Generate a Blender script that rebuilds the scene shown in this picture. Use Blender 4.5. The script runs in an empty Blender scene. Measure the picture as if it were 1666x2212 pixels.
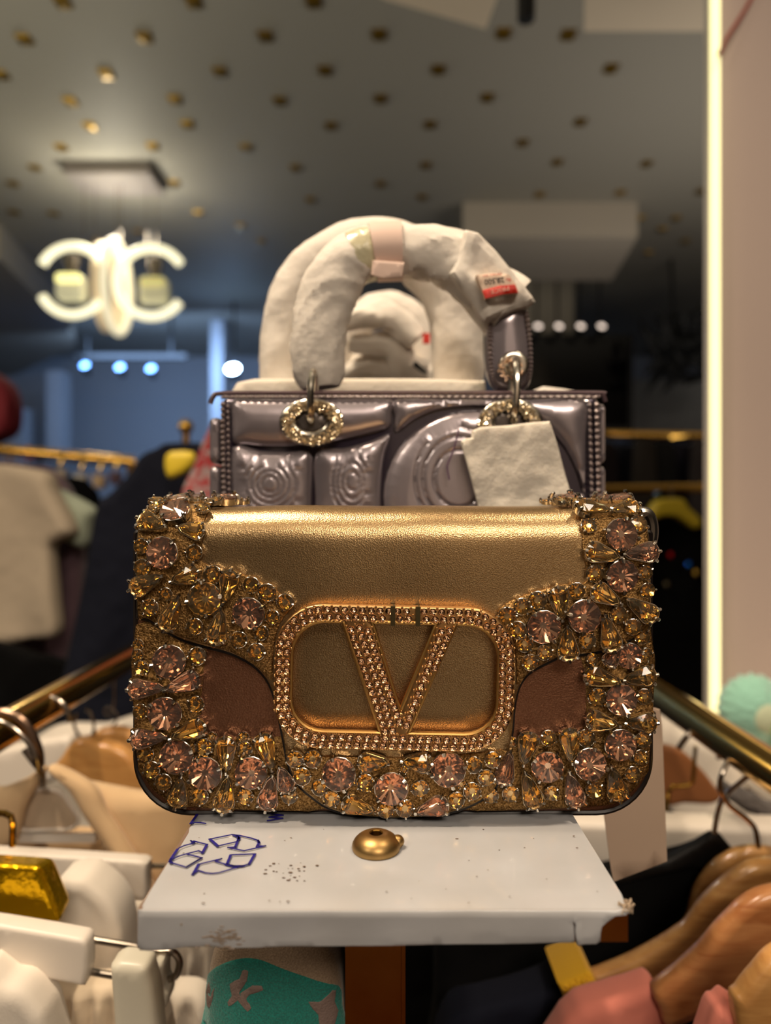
import bpy, bmesh, math, random
import numpy as np
from math import pi, sin, cos, sqrt, radians
from mathutils import Vector, Matrix, noise
from mathutils.geometry import delaunay_2d_cdt

scene = bpy.context.scene
COL = scene.collection
rnd = random.Random(7)

# ------------------------------------------------------------------ camera
F = 1550.0            # focal length in pixels of the 1666 x 2212 frame
CX, CY = 833.0, 1106.0
H = 1.35              # camera height
cam_d = bpy.data.cameras.new('camera')
cam_d.sensor_fit = 'VERTICAL'
cam_d.sensor_height = 36.0
cam_d.lens = F / 2212.0 * 36.0
cam_d.clip_start = 0.01
cam_d.clip_end = 60
cam_d.dof.use_dof = True
cam_d.dof.focus_distance = 0.264
cam_d.dof.aperture_fstop = 6.0
cam = bpy.data.objects.new('camera', cam_d)
COL.objects.link(cam)
cam.location = (0, 0, H)
cam.rotation_euler = (pi / 2, 0, 0)
scene.camera = cam

# ------------------------------------------------------------------ world, lights, exposure
world = bpy.data.worlds.new('world')
scene.world = world
world.use_nodes = True
world.node_tree.nodes['Background'].inputs[0].default_value = (0.55, 0.6, 0.75, 1)
world.node_tree.nodes['Background'].inputs[1].default_value = 0.05
scene.view_settings.view_transform = 'Standard'
scene.view_settings.look = 'None'
scene.view_settings.gamma = 1
scene.view_settings.use_curve_mapping = False
scene.view_settings.exposure = 0.3
scene.cycles.use_denoising = True
scene.cycles.max_bounces = 8
scene.cycles.caustics_reflective = False
scene.cycles.caustics_refractive = False
scene.cycles.sample_clamp_indirect = 6.0

def spot(name, loc, target, watts, color, angle=60, radius=0.03, blend=0.6):
    d = bpy.data.lights.new(name, 'SPOT')
    d.energy = watts; d.color = color; d.spot_size = radians(angle)
    d.spot_blend = blend; d.shadow_soft_size = radius
    o = bpy.data.objects.new(name, d); COL.objects.link(o)
    o.location = loc
    o.rotation_euler = (Vector(target) - Vector(loc)).to_track_quat('-Z', 'Y').to_euler()
    return o

def area(name, loc, target, watts, color, sx, sy=None):
    d = bpy.data.lights.new(name, 'AREA')
    d.energy = watts; d.color = color; d.shape = 'RECTANGLE'; d.size = sx; d.size_y = sy or sx
    o = bpy.data.objects.new(name, d); COL.objects.link(o)
    o.location = loc
    o.rotation_euler = (Vector(target) - Vector(loc)).to_track_quat('-Z', 'Y').to_euler()
    return o

WARM = (1.0, 0.80, 0.58)
CEIL = H + 1.6
# the shop's ceiling lights behind and above the photographer
spot('spot_over_counter', (-0.42, 0.16, CEIL - 0.16), (-0.02, 0.28, H - 0.1), 60, WARM, 60, 0.03)
spot('spot_over_racks', (0.62, 0.22, CEIL - 0.16), (0.14, 0.38, H - 0.1), 24, WARM, 80, 0.04)
spot('spot_behind_left', (-0.75, 0.30, CEIL - 0.16), (-0.25, 0.5, H - 0.2), 34, WARM, 80, 0.05)
area('ceiling_panel_behind', (0.5, -1.9, CEIL - 0.05), (0.4, -1.4, 0), 32, (1.0, 0.83, 0.66), 1.0, 0.6)
area('ceiling_panel_left', (-1.6, -1.2, CEIL - 0.05), (-1.6, -1.1, 0), 16, (1.0, 0.85, 0.66), 0.6, 0.6)
# unseen fill lights added to brighten the ceiling and bounce back
area('bounce_fill_behind', (0.8, -1.6, 2.0), (0.8, -1.5, 3.0), 24, (1.0, 0.86, 0.70), 1.6, 1.2)
area('bounce_fill_mid', (1.6, 2.6, 1.7), (1.4, 2.6, 3.0), 9, (1.0, 0.9, 0.78), 1.2, 1.2)
area('bounce_fill_left', (-1.8, 1.2, 1.9), (-1.4, 1.6, 3.0), 15, (1.0, 0.92, 0.72), 1.0, 1.0)
def bulb(name, loc, watts, color, radius):
    d = bpy.data.lights.new(name, 'POINT'); d.energy = watts; d.color = color; d.shadow_soft_size = radius
    o = bpy.data.objects.new(name, d); COL.objects.link(o); o.location = loc; return o
bulb('chandelier_glow', (-1.28, 3.4, 2.66), 9, (1.0, 0.93, 0.76), 0.08)
area('blue_wash', (-1.8, 5.4, 2.55), (-1.8, 7.2, 1.3), 24, (0.36, 0.58, 1.0), 1.2, 0.4)  # blue wash at the far end of the shop
area('blue_wash_high', (-0.7, 5.6, 2.2), (-0.9, 7.3, 2.6), 2, (0.4, 0.6, 1.0), 0.4, 0.4)

# ------------------------------------------------------------------ helpers
def lin(c):
    return tuple(((v / 255) / 12.92 if v / 255 <= 0.04045 else ((v / 255 + 0.055) / 1.055) ** 2.4) for v in c)

def mat(name, rgb, rough=0.6, metal=0.0, coat=0.0, bump=None, vary=None, emit=None, trans=0.0, alpha=1.0,
        sheen=0.0, spec=0.5, sss=0.0, bump2=None, coatr=0.05, speck=None):
    """rgb as 0-255 sRGB; bump (scale, strength, distance_m); vary (scale, rgb2, contrast)"""
    m = bpy.data.materials.new(name)
    m.use_nodes = True
    nt = m.node_tree
    b = nt.nodes['Principled BSDF']
    c = (*lin(rgb), 1)
    b.inputs['Base Color'].default_value = c
    b.inputs['Roughness'].default_value = rough
    b.inputs['Metallic'].default_value = metal
    b.inputs['Coat Weight'].default_value = coat
    b.inputs['Coat Roughness'].default_value = coatr
    b.inputs['Specular IOR Level'].default_value = spec
    b.inputs['Sheen Weight'].default_value = sheen
    b.inputs['Transmission Weight'].default_value = trans
    b.inputs['Subsurface Weight'].default_value = sss
    if sss: b.inputs['Subsurface Radius'].default_value = (0.004, 0.003, 0.002); b.inputs['Subsurface Scale'].default_value = 1.0
    m.diffuse_color = c
    tc = nt.nodes.new('ShaderNodeTexCoord')
    if vary:
        n = nt.nodes.new('ShaderNodeTexNoise'); n.inputs['Scale'].default_value = vary[0]; n.inputs['Detail'].default_value = 4
        nt.links.new(tc.outputs['Object'], n.inputs['Vector'])
        r = nt.nodes.new('ShaderNodeValToRGB')
        k = vary[2] if len(vary) > 2 else 0.15
        r.color_ramp.elements[0].position = 0.5 - k; r.color_ramp.elements[1].position = 0.5 + k
        r.color_ramp.elements[0].color = c; r.color_ramp.elements[1].color = (*lin(vary[1]), 1)
        nt.links.new(n.outputs['Fac'], r.inputs['Fac'])
        nt.links.new(r.outputs['Color'], b.inputs['Base Color'])
    last = None
    for bp in (bump, bump2):
        if not bp: continue
        kind = bp[3] if len(bp) > 3 else 'noise'
        if kind == 'voronoi':
            n = nt.nodes.new('ShaderNodeTexVoronoi'); n.inputs['Scale'].default_value = bp[0]; out = n.outputs['Distance']
        else:
            n = nt.nodes.new('ShaderNodeTexNoise'); n.inputs['Scale'].default_value = bp[0]; n.inputs['Detail'].default_value = 3; out = n.outputs['Fac']
        nt.links.new(tc.outputs['Object'], n.inputs['Vector'])
        bn = nt.nodes.new('ShaderNodeBump'); bn.inputs['Strength'].default_value = bp[1]; bn.inputs['Distance'].default_value = bp[2]
        nt.links.new(out, bn.inputs['Height'])
        if last: nt.links.new(last.outputs['Normal'], bn.inputs['Normal'])
        last = bn
    if last:
        nt.links.new(last.outputs['Normal'], b.inputs['Normal'])
    if emit:
        b.inputs['Emission Color'].default_value = (*lin(emit[0]), 1)
        b.inputs['Emission Strength'].default_value = emit[1]
    return m

def cr(pts, n=6, closed=True):
    """Catmull-Rom through pts"""
    P = [Vector(p) for p in pts]; N = len(P); out = []
    rng = range(N) if closed else range(N - 1)
    for i in rng:
        if closed:
            a, b, c, d = P[(i - 1) % N], P[i], P[(i + 1) % N], P[(i + 2) % N]
        else:
            a, b, c, d = P[max(i - 1, 0)], P[i], P[i + 1], P[min(i + 2, N - 1)]
        for k in range(n):
            t = k / n
            out.append(0.5 * ((2 * b) + (c - a) * t + (2 * a - 5 * b + 4 * c - d) * t * t + (3 * b - a - 3 * c + d) * t ** 3))
    if not closed: out.append(P[-1].copy())
    return [tuple(p) for p in out]

def rrect(x0, y0, x1, y1, r, n=6):
    """rounded rectangle; r one value or four (top-left, top-right, bottom-right, bottom-left) with y down"""
    if not isinstance(r, (tuple, list)): r = (r,) * 4
    out = []
    for (cx, cy, rr, a0) in ((x0 + r[0], y0 + r[0], r[0], 180), (x1 - r[1], y0 + r[1], r[1], 270),
                             (x1 - r[2], y1 - r[2], r[2], 0), (x0 + r[3], y1 - r[3], r[3], 90)):
        for k in range(n + 1):
            a = radians(a0 + 90 * k / n)
            out.append((cx + rr * cos(a), cy + rr * sin(a)))
    return out

def ell(cx, cy, rx, ry, n=40):
    return [(cx + rx * cos(2 * pi * k / n), cy + ry * sin(2 * pi * k / n)) for k in range(n)]

def uv(pts, Y):
    return [((p[0] - CX) / F * Y, -(p[1] - CY) / F * Y) for p in pts]

def P3(px, py, Y):
    return Vector(((px - CX) / F * Y, Y, H - (py - CY) / F * Y))

def atz(px, py, drop):
    """point on the horizontal plane `drop` below (or above, negative) the camera"""
    Y = drop * F / (py - CY)
    return Vector(((px - CX) / F * Y, Y, H - drop))

def wloc(o):
    v = Vector((0, 0, 0))
    while o is not None:
        v += o.location; o = o.parent
    return v

class MB:
    def __init__(s): s.v = []; s.f = []; s.m = []
    def add(s, vs, fs, mi=0):
        k = len(s.v); s.v += [tuple(x) for x in vs]; s.f += [tuple(i + k for i in f) for f in fs]; s.m += [mi] * len(fs)
        return s
    def box(s, lo, hi, mi=0, M=None):
        x0, y0, z0 = lo; x1, y1, z1 = hi
        vs = [(x0, y0, z0), (x1, y0, z0), (x1, y1, z0), (x0, y1, z0), (x0, y0, z1), (x1, y0, z1), (x1, y1, z1), (x0, y1, z1)]
        if M: vs = [M @ Vector(v) for v in vs]
        return s.add(vs, [(0, 3, 2, 1), (4, 5, 6, 7), (0, 1, 5, 4), (1, 2, 6, 5), (2, 3, 7, 6), (3, 0, 4, 7)], mi)
    def tube(s, path, rad, n=12, closed=False, mi=0, wob=None, cap=True, flat=1.0, up=None):
        P = [Vector(p) for p in path]; N = len(P)
        R = rad if isinstance(rad, (list, tuple)) else [rad] * N
        if len(R) != N:
            R = [float(np.interp(i / (N - 1), np.linspace(0, 1, len(R)), R)) for i in range(N)]
        T = []
        for i in range(N):
            a = P[(i - 1) % N] if (closed or i > 0) else P[i]
            b = P[(i + 1) % N] if (closed or i < N - 1) else P[i]
            T.append((b - a).normalized())
        u = Vector(up) if up else (Vector((0, 1, 0)) if abs(T[0].y) < 0.9 else Vector((0, 0, 1)))
        u = (u - T[0] * u.dot(T[0])).normalized()
        vs = []
        for i in range(N):
            u = (u - T[i] * u.dot(T[i])).normalized()
            w = T[i].cross(u)
            for k in range(n):
                a = 2 * pi * k / n
                r = R[i]
                if wob: r *= 1 + wob(i / max(1, N - 1), a, P[i])
                vs.append(P[i] + u * (cos(a) * r * flat) + w * (sin(a) * r))
        fs = []
        for i in range(N if closed else N - 1):
            j = (i + 1) % N
            for k in range(n):
                l = (k + 1) % n
                fs.append((i * n + k, j * n + k, j * n + l, i * n + l))
        if not closed and cap:
            fs.append(tuple(range(n))[::1]); fs.append(tuple((N - 1) * n + k for k in range(n))[::-1])
        return s.add(vs, fs, mi)
    def lathe(s, prof, c, n=24, axis='Z', mi=0, M=None, cap=True):
        vs = []; fs = []
        for (r, h) in prof:
            for k in range(n):
                a = 2 * pi * k / n
                if axis == 'Z': p = Vector((r * cos(a), r * sin(a), h))
                elif axis == 'Y': p = Vector((r * cos(a), h, r * sin(a)))
                else: p = Vector((h, r * cos(a), r * sin(a)))
                if M: p = M @ p
                vs.append(p + Vector(c))
        for i in range(len(prof) - 1):
            for k in range(n):
                l = (k + 1) % n
                fs.append((i * n + k, i * n + l, (i + 1) * n + l, (i + 1) * n + k))
        if cap and prof[0][0] > 1e-9: fs.append(tuple(range(n))[::-1])
        if cap and prof[-1][0] > 1e-9: fs.append(tuple((len(prof) - 1) * n + k for k in range(n)))
        return s.add(vs, fs, mi)
    def ball(s, c, r, n=10, mi=0, sz=(1, 1, 1)):
        prof = [(max(1e-6, r * sin(pi * k / n)), -r * cos(pi * k / n)) for k in range(n + 1)]
        vs = []; fs = []; m = n + 4
        for (q, h) in prof:
            for k in range(m):
                a = 2 * pi * k / m
                vs.append((c[0] + q * cos(a) * sz[0], c[1] + q * sin(a) * sz[1], c[2] + h * sz[2]))
        for i in range(n):
            for k in range(m):
                l = (k + 1) % m
                fs.append((i * m + k, i * m + l, (i + 1) * m + l, (i + 1) * m + k))
        return s.add(vs, fs, mi)
    def build(s, name, mats, parent=None, sharp=35, smooth=True, origin=None, fix=True):
        me = bpy.data.meshes.new(name)
        V = np.array(s.v, dtype=float)
        if parent is not None: org = np.array(wloc(parent))
        elif origin is not None: org = np.array(origin)
        else:
            lo, hi = V.min(0), V.max(0); org = np.array([(lo[0] + hi[0]) / 2, (lo[1] + hi[1]) / 2, lo[2]])
        me.from_pydata([tuple(x) for x in (V - org)], [], s.f)
        for mm in (mats if isinstance(mats, (list, tuple)) else [mats]): me.materials.append(mm)
        me.polygons.foreach_set('material_index', s.m)
        me.validate()
        if fix:
            bm = bmesh.new(); bm.from_mesh(me)
            bmesh.ops.remove_doubles(bm, verts=bm.verts, dist=1e-6)
            bmesh.ops.recalc_face_normals(bm, faces=bm.faces); bm.to_mesh(me); bm.free()
        if smooth:
            me.polygons.foreach_set('use_smooth', [True] * len(me.polygons))
            me.set_sharp_from_angle(angle=radians(sharp))
        o = bpy.data.objects.new(name, me)
        COL.objects.link(o)
        if parent is not None: o.parent = parent
        else: o.location = org
        return o

def tag(o, label=None, cat=None, group=None, kind=None):
    if label: o['label'] = label
    if cat: o['category'] = cat
    if group: o['group'] = group
    if kind: o['kind'] = kind
    return o

def empty(name, loc, label=None, cat=None, group=None, kind=None):
    o = bpy.data.objects.new(name, None); COL.objects.link(o); o.location = loc
    o.empty_display_size = 0.02
    return tag(o, label, cat, group, kind)

def struct(o): o['kind'] = 'structure'; return o

def resample(loop, step):
    L = [np.array(p[:2], float) for p in loop]; out = []
    for i in range(len(L)):
        a, b = L[i], L[(i + 1) % len(L)]; d = np.linalg.norm(b - a)
        if d < 1e-9: continue
        n = max(1, int(round(d / step)))
        for k in range(n): out.append(a + (b - a) * k / n)
    # thin out crowded points
    res = [out[0]]
    for p in out[1:]:
        if np.linalg.norm(p - res[-1]) > step * 0.35: res.append(p)
    if len(res) > 3 and np.linalg.norm(res[0] - res[-1]) < step * 0.35: res.pop()
    return np.array(res)

def inside(pts, loops):
    c = np.zeros(len(pts), bool)
    for L in loops:
        x, y = pts[:, 0], pts[:, 1]
        for i in range(len(L)):
            x0, y0 = L[i]; x1, y1 = L[(i + 1) % len(L)]
            if y0 == y1: continue
            m = ((y0 > y) != (y1 > y)) & (x < (x1 - x0) * (y - y0) / (y1 - y0) + x0)
            c ^= m
    return c

def dist(pts, loops):
    d = np.full(len(pts), 1e9)
    for L in loops:
        A = L; B = np.roll(L, -1, axis=0)
        for a, b in zip(A, B):
            ab = b - a; t = np.clip(((pts - a) @ ab) / max(ab @ ab, 1e-18), 0, 1)
            q = a + t[:, None] * ab
            d = np.minimum(d, np.hypot(*(pts - q).T))
    return d

def padgeo(mb, loops, y0, y1, r, step, mi=0, mside=None, mback=None, disp=None, dispb=None, warp=None):
    """a rounded slab: outline loops (u,v) in metres in a plane facing the camera, front at depth y0, back at y1"""
    LS = [resample(l, step) for l in loops]
    allp = np.vstack(LS); lo, hi = allp.min(0), allp.max(0)
    gx = np.arange(lo[0], hi[0], step); gy = np.arange(lo[1], hi[1], step * 0.87)
    G = np.array([(x + (j % 2) * step / 2, y) for j, y in enumerate(gy) for x in gx])
    cand = []
    for L in LS:
        t = np.roll(L, -1, 0) - np.roll(L, 1, 0); t /= np.maximum(np.linalg.norm(t, axis=1), 1e-12)[:, None]
        nr = np.stack([-t[:, 1], t[:, 0]], 1)
        for q in (0.12, 0.4, 0.75, 1.0):
            if q * r < step * 0.9 or q in (0.4, 1.0):
                cand += [L + nr * r * q, L - nr * r * q]
    rings = np.vstack(cand)
    rings = rings[inside(rings, LS)]; dr = dist(rings, LS)
    keep = dr > 0.1 * r
    rings, dr = rings[keep], dr[keep]
    # keep ring points only where they sit near their own offset
    ok = np.zeros(len(rings), bool)
    for q in (0.12, 0.4, 0.75, 1.0): ok |= np.abs(dr - q * r) < 0.06 * r
    rings = rings[ok]
    if len(G):
        G = G[inside(G, LS)]
        if len(G): G = G[dist(G, LS) > max(r * 1.02, 0.0) + 0.45 * step]
    # thin rings by hashing
    seen = {}; rr = []
    h = step * 0.3
    for p in rings:
        k = (int(p[0] / h), int(p[1] / h), round(0))
        if k not in seen: seen[k] = 1; rr.append(p)
    I = np.vstack([x for x in (np.array(rr) if rr else None, G if len(G) else None) if x is not None]) if (rr or len(G)) else np.zeros((0, 2))
    nb = len(allp); pts = np.vstack([allp, I])
    edges = []; k = 0
    for L in LS:
        n = len(L); edges += [(k + i, k + (i + 1) % n) for i in range(n)]; k += n
    ov, oe, of, _, _, _ = delaunay_2d_cdt([Vector(p) for p in pts], edges, [], 0, 1e-9)
    V = np.array([tuple(p) for p in ov])
    cen = np.array([V[list(f)].mean(0) for f in of])
    ins = inside(cen, LS)
    T = [f for f, g in zip(of, ins) if g]
    D = dist(V, LS); D[D < 1e-7] = 0
    e = np.sqrt(np.maximum(0, 1 - (1 - np.minimum(D / r, 1)) ** 2))
    rr_ = min(r, (y1 - y0) / 2)
    if rr_ < r * 0.999 and (y1 - y0) / 2 < r: rr_ = (y1 - y0) / 2
    fy = y0 + rr_ * (1 - e); by = y1 - rr_ * (1 - e)
    n = len(V)
    W = []
    for i in range(n):
        o = disp(V[i, 0], V[i, 1], D[i]) if disp else 0
        W.append((V[i, 0], fy[i] - o, V[i, 1]))
    for i in range(n):
        o = dispb(V[i, 0], V[i, 1], D[i]) if dispb else 0
        W.append((V[i, 0], by[i] + o, V[i, 1]))
    W = [(x, y, z + H) for x, y, z in W]
    if warp: W = [warp(*p) for p in W]
    k0 = len(mb.v)
    mb.v += [tuple(p) for p in W]
    fs = []; ms = []
    for t in T:
        a, b, c = t
        ar = (V[b, 0] - V[a, 0]) * (V[c, 1] - V[a, 1]) - (V[b, 1] - V[a, 1]) * (V[c, 0] - V[a, 0])
        if ar < 0: b, c = c, b
        fs.append((a, b, c)); ms.append(mi)
        fs.append((a + n, c + n, b + n)); ms.append(mi if mback is None else mback)
    # side walls along the edges used once
    from collections import Counter
    cnt = Counter()
    for t in fs[::2]:
        for i in range(3): cnt[(t[i], t[(i + 1) % 3])] += 1
    for (a, b) in list(cnt):
        if (b, a) not in cnt:
            fs.append((b, a, a + n, b + n)); ms.append(mi if mside is None else mside)
    mb.f += [tuple(i + k0 for i in f) for f in fs]; mb.m += ms
    return mb

def pad(name, loops, y0, y1, r, step, mats, parent=None, sharp=40, **kw):
    if not isinstance(loops[0][0], (tuple, list)): loops = [loops]
    mb = MB(); padgeo(mb, loops, y0, y1, r, step, **kw)
    return mb.build(name, mats, parent, sharp=sharp)

def N3(x, y, z=0.0): return noise.noise(Vector((x, y, z)))

# ------------------------------------------------------------------ materials
M = {}
M['leather'] = mat('bronze_leather', (182, 149, 104), 0.29, 0.94, bump=(2100, 0.5, 0.00012, 'voronoi'), vary=(3000, (206, 176, 132), 0.07))
M['leather_shaded'] = mat('shaded_bronze_leather', (138, 94, 70), 0.4, 0.85, bump=(1500, 0.5, 0.0002, 'voronoi'), bump2=(1100, 0.3, 0.0002), vary=(2200, (152, 108, 82), 0.1))  # body leather, browner to carry the shade under the flap
M['glitter'] = mat('glitter_leather', (176, 138, 86), 0.34, 0.9, bump=(1900, 0.9, 0.0004), bump2=(900, 0.4, 0.0004, 'voronoi'), vary=(1500, (104, 74, 36), 0.12))
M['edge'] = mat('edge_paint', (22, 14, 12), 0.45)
M['peach'] = mat('peach_crystal', (255, 222, 200), 0.0, 0.0, trans=0.95)
M['peachfoil'] = mat('peach_foil', (255, 220, 196), 0.09, 1.0)
M['amber'] = mat('amber_crystal', (255, 224, 168), 0.0, 0.0, trans=0.965)
M['amberfoil'] = mat('amber_foil', (255, 224, 160), 0.08, 1.0)
M['silver'] = mat('silver_metal', (215, 208, 195), 0.18, 1.0)
M['buckle'] = mat('buckle_gold', (214, 168, 112), 0.3, 1.0, bump=(900, 0.15, 0.0002))
M['rhine'] = mat('rhinestone', (255, 240, 226), 0.0, 0.0, trans=1.0)
M['rhinefoil'] = mat('rhinestone_foil', (245, 212, 182), 0.08, 1.0)
M['lavender'] = mat('lavender_patent', (162, 152, 158), 0.3, 0.6, coat=1.0, coatr=0.03)
M['lavdark'] = mat('dark_binding', (52, 42, 60), 0.3, 0.5, coat=1.0, coatr=0.05)
M['stitch'] = mat('stitch_thread', (136, 122, 122), 0.35, 0.3, coat=0.5)
M['tissue'] = mat('white_tissue', (222, 214, 204), 0.72, bump=(48, 0.5, 0.006), bump2=(900, 0.3, 0.0003), sss=0.1)
M['foam'] = mat('white_foam', (225, 216, 202), 0.8, bump=(420, 0.5, 0.0008), sss=0.15)
M['pinktape'] = mat('pink_paper', (218, 190, 176), 0.6)
M['cleartape'] = mat('yellowed_tape', (205, 198, 165), 0.25, coat=0.4, bump=(120, 0.6, 0.002))
M['card'] = mat('white_card', (182, 183, 187), 0.34, coat=0.25, bump=(160, 0.12, 0.0008), vary=(35, (172, 172, 174), 0.2))
M['cardedge'] = mat('card_edge', (120, 96, 80), 0.8)
M['ink'] = mat('blue_ink', (28, 22, 120), 0.5)
M['dirt'] = mat('brown_scuff', (95, 74, 58), 0.9)
M['copper'] = mat('copper_gold_metal', (226, 150, 70), 0.3, 1.0, vary=(14, (170, 80, 22), 0.25))
M['gold'] = mat('polished_gold', (232, 184, 92), 0.11, 1.0)
M['brass'] = mat('brass_bolt', (170, 138, 88), 0.4, 1.0, bump=(700, 0.1, 0.0002))
M['red'] = mat('red_print', (214, 42, 22), 0.5)
M['black'] = mat('black_ink', (20, 20, 24), 0.6)
M['wirem'] = mat('steel_wire', (170, 160, 148), 0.22, 1.0)
M['whiteplastic'] = mat('white_plastic', (226, 216, 204), 0.4)
M['clear'] = mat('clear_plastic', (235, 228, 215), 0.15, alpha=0.5, trans=0.6)

def wood(name, c1, c2):
    m = mat(name, c1, 0.28, coat=0.5)
    nt = m.node_tree; b = nt.nodes['Principled BSDF']
    tc = nt.nodes.new('ShaderNodeTexCoord'); mp = nt.nodes.new('ShaderNodeMapping')
    mp.inputs['Scale'].default_value = (25, 60, 160); mp.inputs['Rotation'].default_value = (0, radians(35), 0)
    n = nt.nodes.new('ShaderNodeTexNoise'); n.inputs['Scale'].default_value = 1; n.inputs['Detail'].default_value = 6; n.inputs['Distortion'].default_value = 1.2
    r = nt.nodes.new('ShaderNodeValToRGB')
    r.color_ramp.elements[0].position = 0.35; r.color_ramp.elements[1].position = 0.68
    r.color_ramp.elements[0].color = (*lin(c1), 1); r.color_ramp.elements[1].color = (*lin(c2), 1)
    nt.links.new(tc.outputs['Object'], mp.inputs[0]); nt.links.new(mp.outputs[0], n.inputs['Vector'])
    nt.links.new(n.outputs['Fac'], r.inputs[0]); nt.links.new(r.outputs[0], b.inputs['Base Color'])
    return m
M['wood'] = wood('varnished_wood', (206, 158, 98), (176, 126, 72))
M['wood2'] = wood('orange_wood', (200, 140, 88), (172, 108, 62))
M['wood3'] = wood('pale_wood', (214, 160, 96), (190, 134, 74))
def cloth(name, c, c2=None): return mat(name, c, 0.85, sheen=0.2, bump=(900, 0.25, 0.0004), vary=(60, c2 or c, 0.3))
M['cream'] = cloth('cream_cloth', (226, 208, 182), (216, 196, 168))
M['beige'] = cloth('beige_cloth', (222, 190, 148), (212, 178, 136))
M['offwhite'] = cloth('offwhite_cloth', (232, 222, 208))
M['navy'] = mat('navy_cloth', (14, 18, 34), 0.9, spec=0.3, bump=(900, 0.25, 0.0004))
M['blackcloth'] = mat('black_cloth', (6, 6, 7), 0.95, spec=0.2)
M['purple'] = cloth('dusty_purple_cloth', (98, 74, 84))
M['pink'] = cloth('salmon_cloth', (226, 134, 116))
M['yellowrib'] = cloth('yellow_rib', (222, 170, 20))
M['sagecloth'] = cloth('sage_cloth', (170, 180, 160))
M['greycloth'] = cloth('grey_cloth', (90, 84, 82))
M['teal'] = mat('teal_knit', (24, 138, 124), 0.9, sheen=0.5, bump=(1100, 0.7, 0.0005), vary=(1500, (16, 108, 98), 0.15))
M['sockbeige'] = mat('beige_knit', (172, 148, 122), 0.9, sheen=0.3, bump=(1100, 0.7, 0.0005), vary=(1500, (150, 126, 102), 0.15))
M['sockgrey'] = mat('grey_knit', (132, 112, 104), 0.9, bump=(1100, 0.7, 0.0005))
M['goldfoil'] = mat('gold_foil', (226, 180, 20), 0.24, 0.9, bump=(120, 0.5, 0.002))
M['ceil'] = mat('ceiling_film', (150, 146, 136), 0.6, bump=(3, 0.15, 0.03), spec=0.25)
M['stud'] = mat('gold_square', (126, 98, 26), 0.3, 0.7)
M['wallgrey'] = mat('grey_wall', (150, 154, 160), 0.8)
M['wallwarm'] = mat('warm_wall', (226, 212, 198), 0.8)
M['walldark'] = mat('dark_wall', (44, 44, 48), 0.8)
M['pinkwall'] = mat('pink_beige_panel', (186, 168, 160), 0.55, bump=(40, 0.05, 0.002))
M['floor'] = mat('dark_floor', (72, 60, 52), 0.35, vary=(3, (58, 48, 42)))
M['darkmetal'] = mat('black_metal', (8, 8, 9), 0.5, 0.0)
M['mint'] = mat('mint_plush', (150, 205, 185), 0.95, sheen=0.8, bump=(140, 0.8, 0.004))
M['led'] = mat('led_strip', (255, 250, 200), 0.5, emit=((255, 246, 180), 1.0))
M['tube'] = mat('light_tube', (255, 250, 220), 0.4, emit=((255, 246, 205), 0.92))
M['tube_dim'] = mat('light_tube_side', (230, 215, 190), 0.4, emit=((255, 225, 180), 0.12))
M['bluelamp'] = mat('blue_lamp_lens', (160, 200, 255), 0.3, emit=((80, 150, 255), 2.2))
M['bluelamp_hot'] = mat('blue_lamp_lens_bright', (200, 225, 255), 0.3, emit=((165, 205, 255), 60.0))
M['whitelamp'] = mat('white_lamp_lens', (255, 240, 225), 0.3, emit=((255, 232, 214), 1.6))
M['glass'] = mat('bottle_glass', (235, 235, 215), 0.05, trans=0.9)
M['yellowp'] = mat('yellow_plastic', (240, 210, 60), 0.4)

# ------------------------------------------------------------------ the room
XL, XR, YB, YF = -4.2, 4.4, -3.2, 7.4
def boxs(name, lo, hi, m, kind='structure'):
    o = MB().box(lo, hi).build(name, m, smooth=False); o['kind'] = kind; return o
boxs('floor', (XL - .1, YB - .1, -0.1), (XR + .1, YF + .1, 0), M['floor'])
ceiling = boxs('ceiling', (XL - .1, YB - .1, CEIL), (XR + .1, YF + .1, CEIL + 0.1), M['ceil'])
boxs('wall_left', (XL - .1, YB, 0), (XL, YF, CEIL), M['wallgrey'])
boxs('wall_right', (XR, YB, 0), (XR + .1, YF, CEIL), M['walldark'])
boxs('wall_front', (XL, YF, 0), (XR, YF + .1, CEIL), M['wallgrey'])
boxs('wall_back', (XL, YB - .1, 0), (XR, YB, CEIL), M['wallwarm'])
# the gold squares pressed into the ceiling film
studs = [(53, 83), (312, 79), (573, 77), (819, 73), (1088, 70), (1228, 73), (2, 160), (230, 158), (475, 154), (702, 151),
         (947, 149), (1320, 146), (153, 218), (378, 214), (604, 217), (822, 212), (1053, 209), (195, 271), (405, 268), (715, 271),
         (929, 268), (1254, 262), (132, 317), (330, 315), (531, 318), (1129, 307), (75, 361), (262, 362), (638, 362), (920, 356),
         (1204, 349), (1397, 352), (28, 396), (377, 394), (822, 397), (1166, 419), (670, 431), (912, 425), (1340, 415), (31, 458),
         (116, 461), (430, 459), (1072, 449), (1382, 470), (1515, 412), (520, 487), (1136, 474), (1292, 474), (1430, 494), (135, 3),
         (418, 3), (677, 2), (565, 520), (1480, 520), (1400, 545), (1240, 540), (1460, 470), (300, 500), (210, 520)]
stud_me = None
for (a, b) in studs:
    p = atz(a, b, -1.6)
    if stud_me is None:
        s = MB().lathe([(0.026 * 1.41, 0.0), (0.02 * 1.41, -0.012), (0.0, -0.014)], (0, 0, 0), n=4).build('gold_square', M['stud'], smooth=False, origin=(0, 0, 0))
        stud_me = s.data
    else:
        s = bpy.data.objects.new('gold_square', stud_me); COL.objects.link(s)
    s.rotation_euler = (0, 0, pi / 4)
    s.parent = ceiling; s.location = p - wloc(ceiling)

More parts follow.
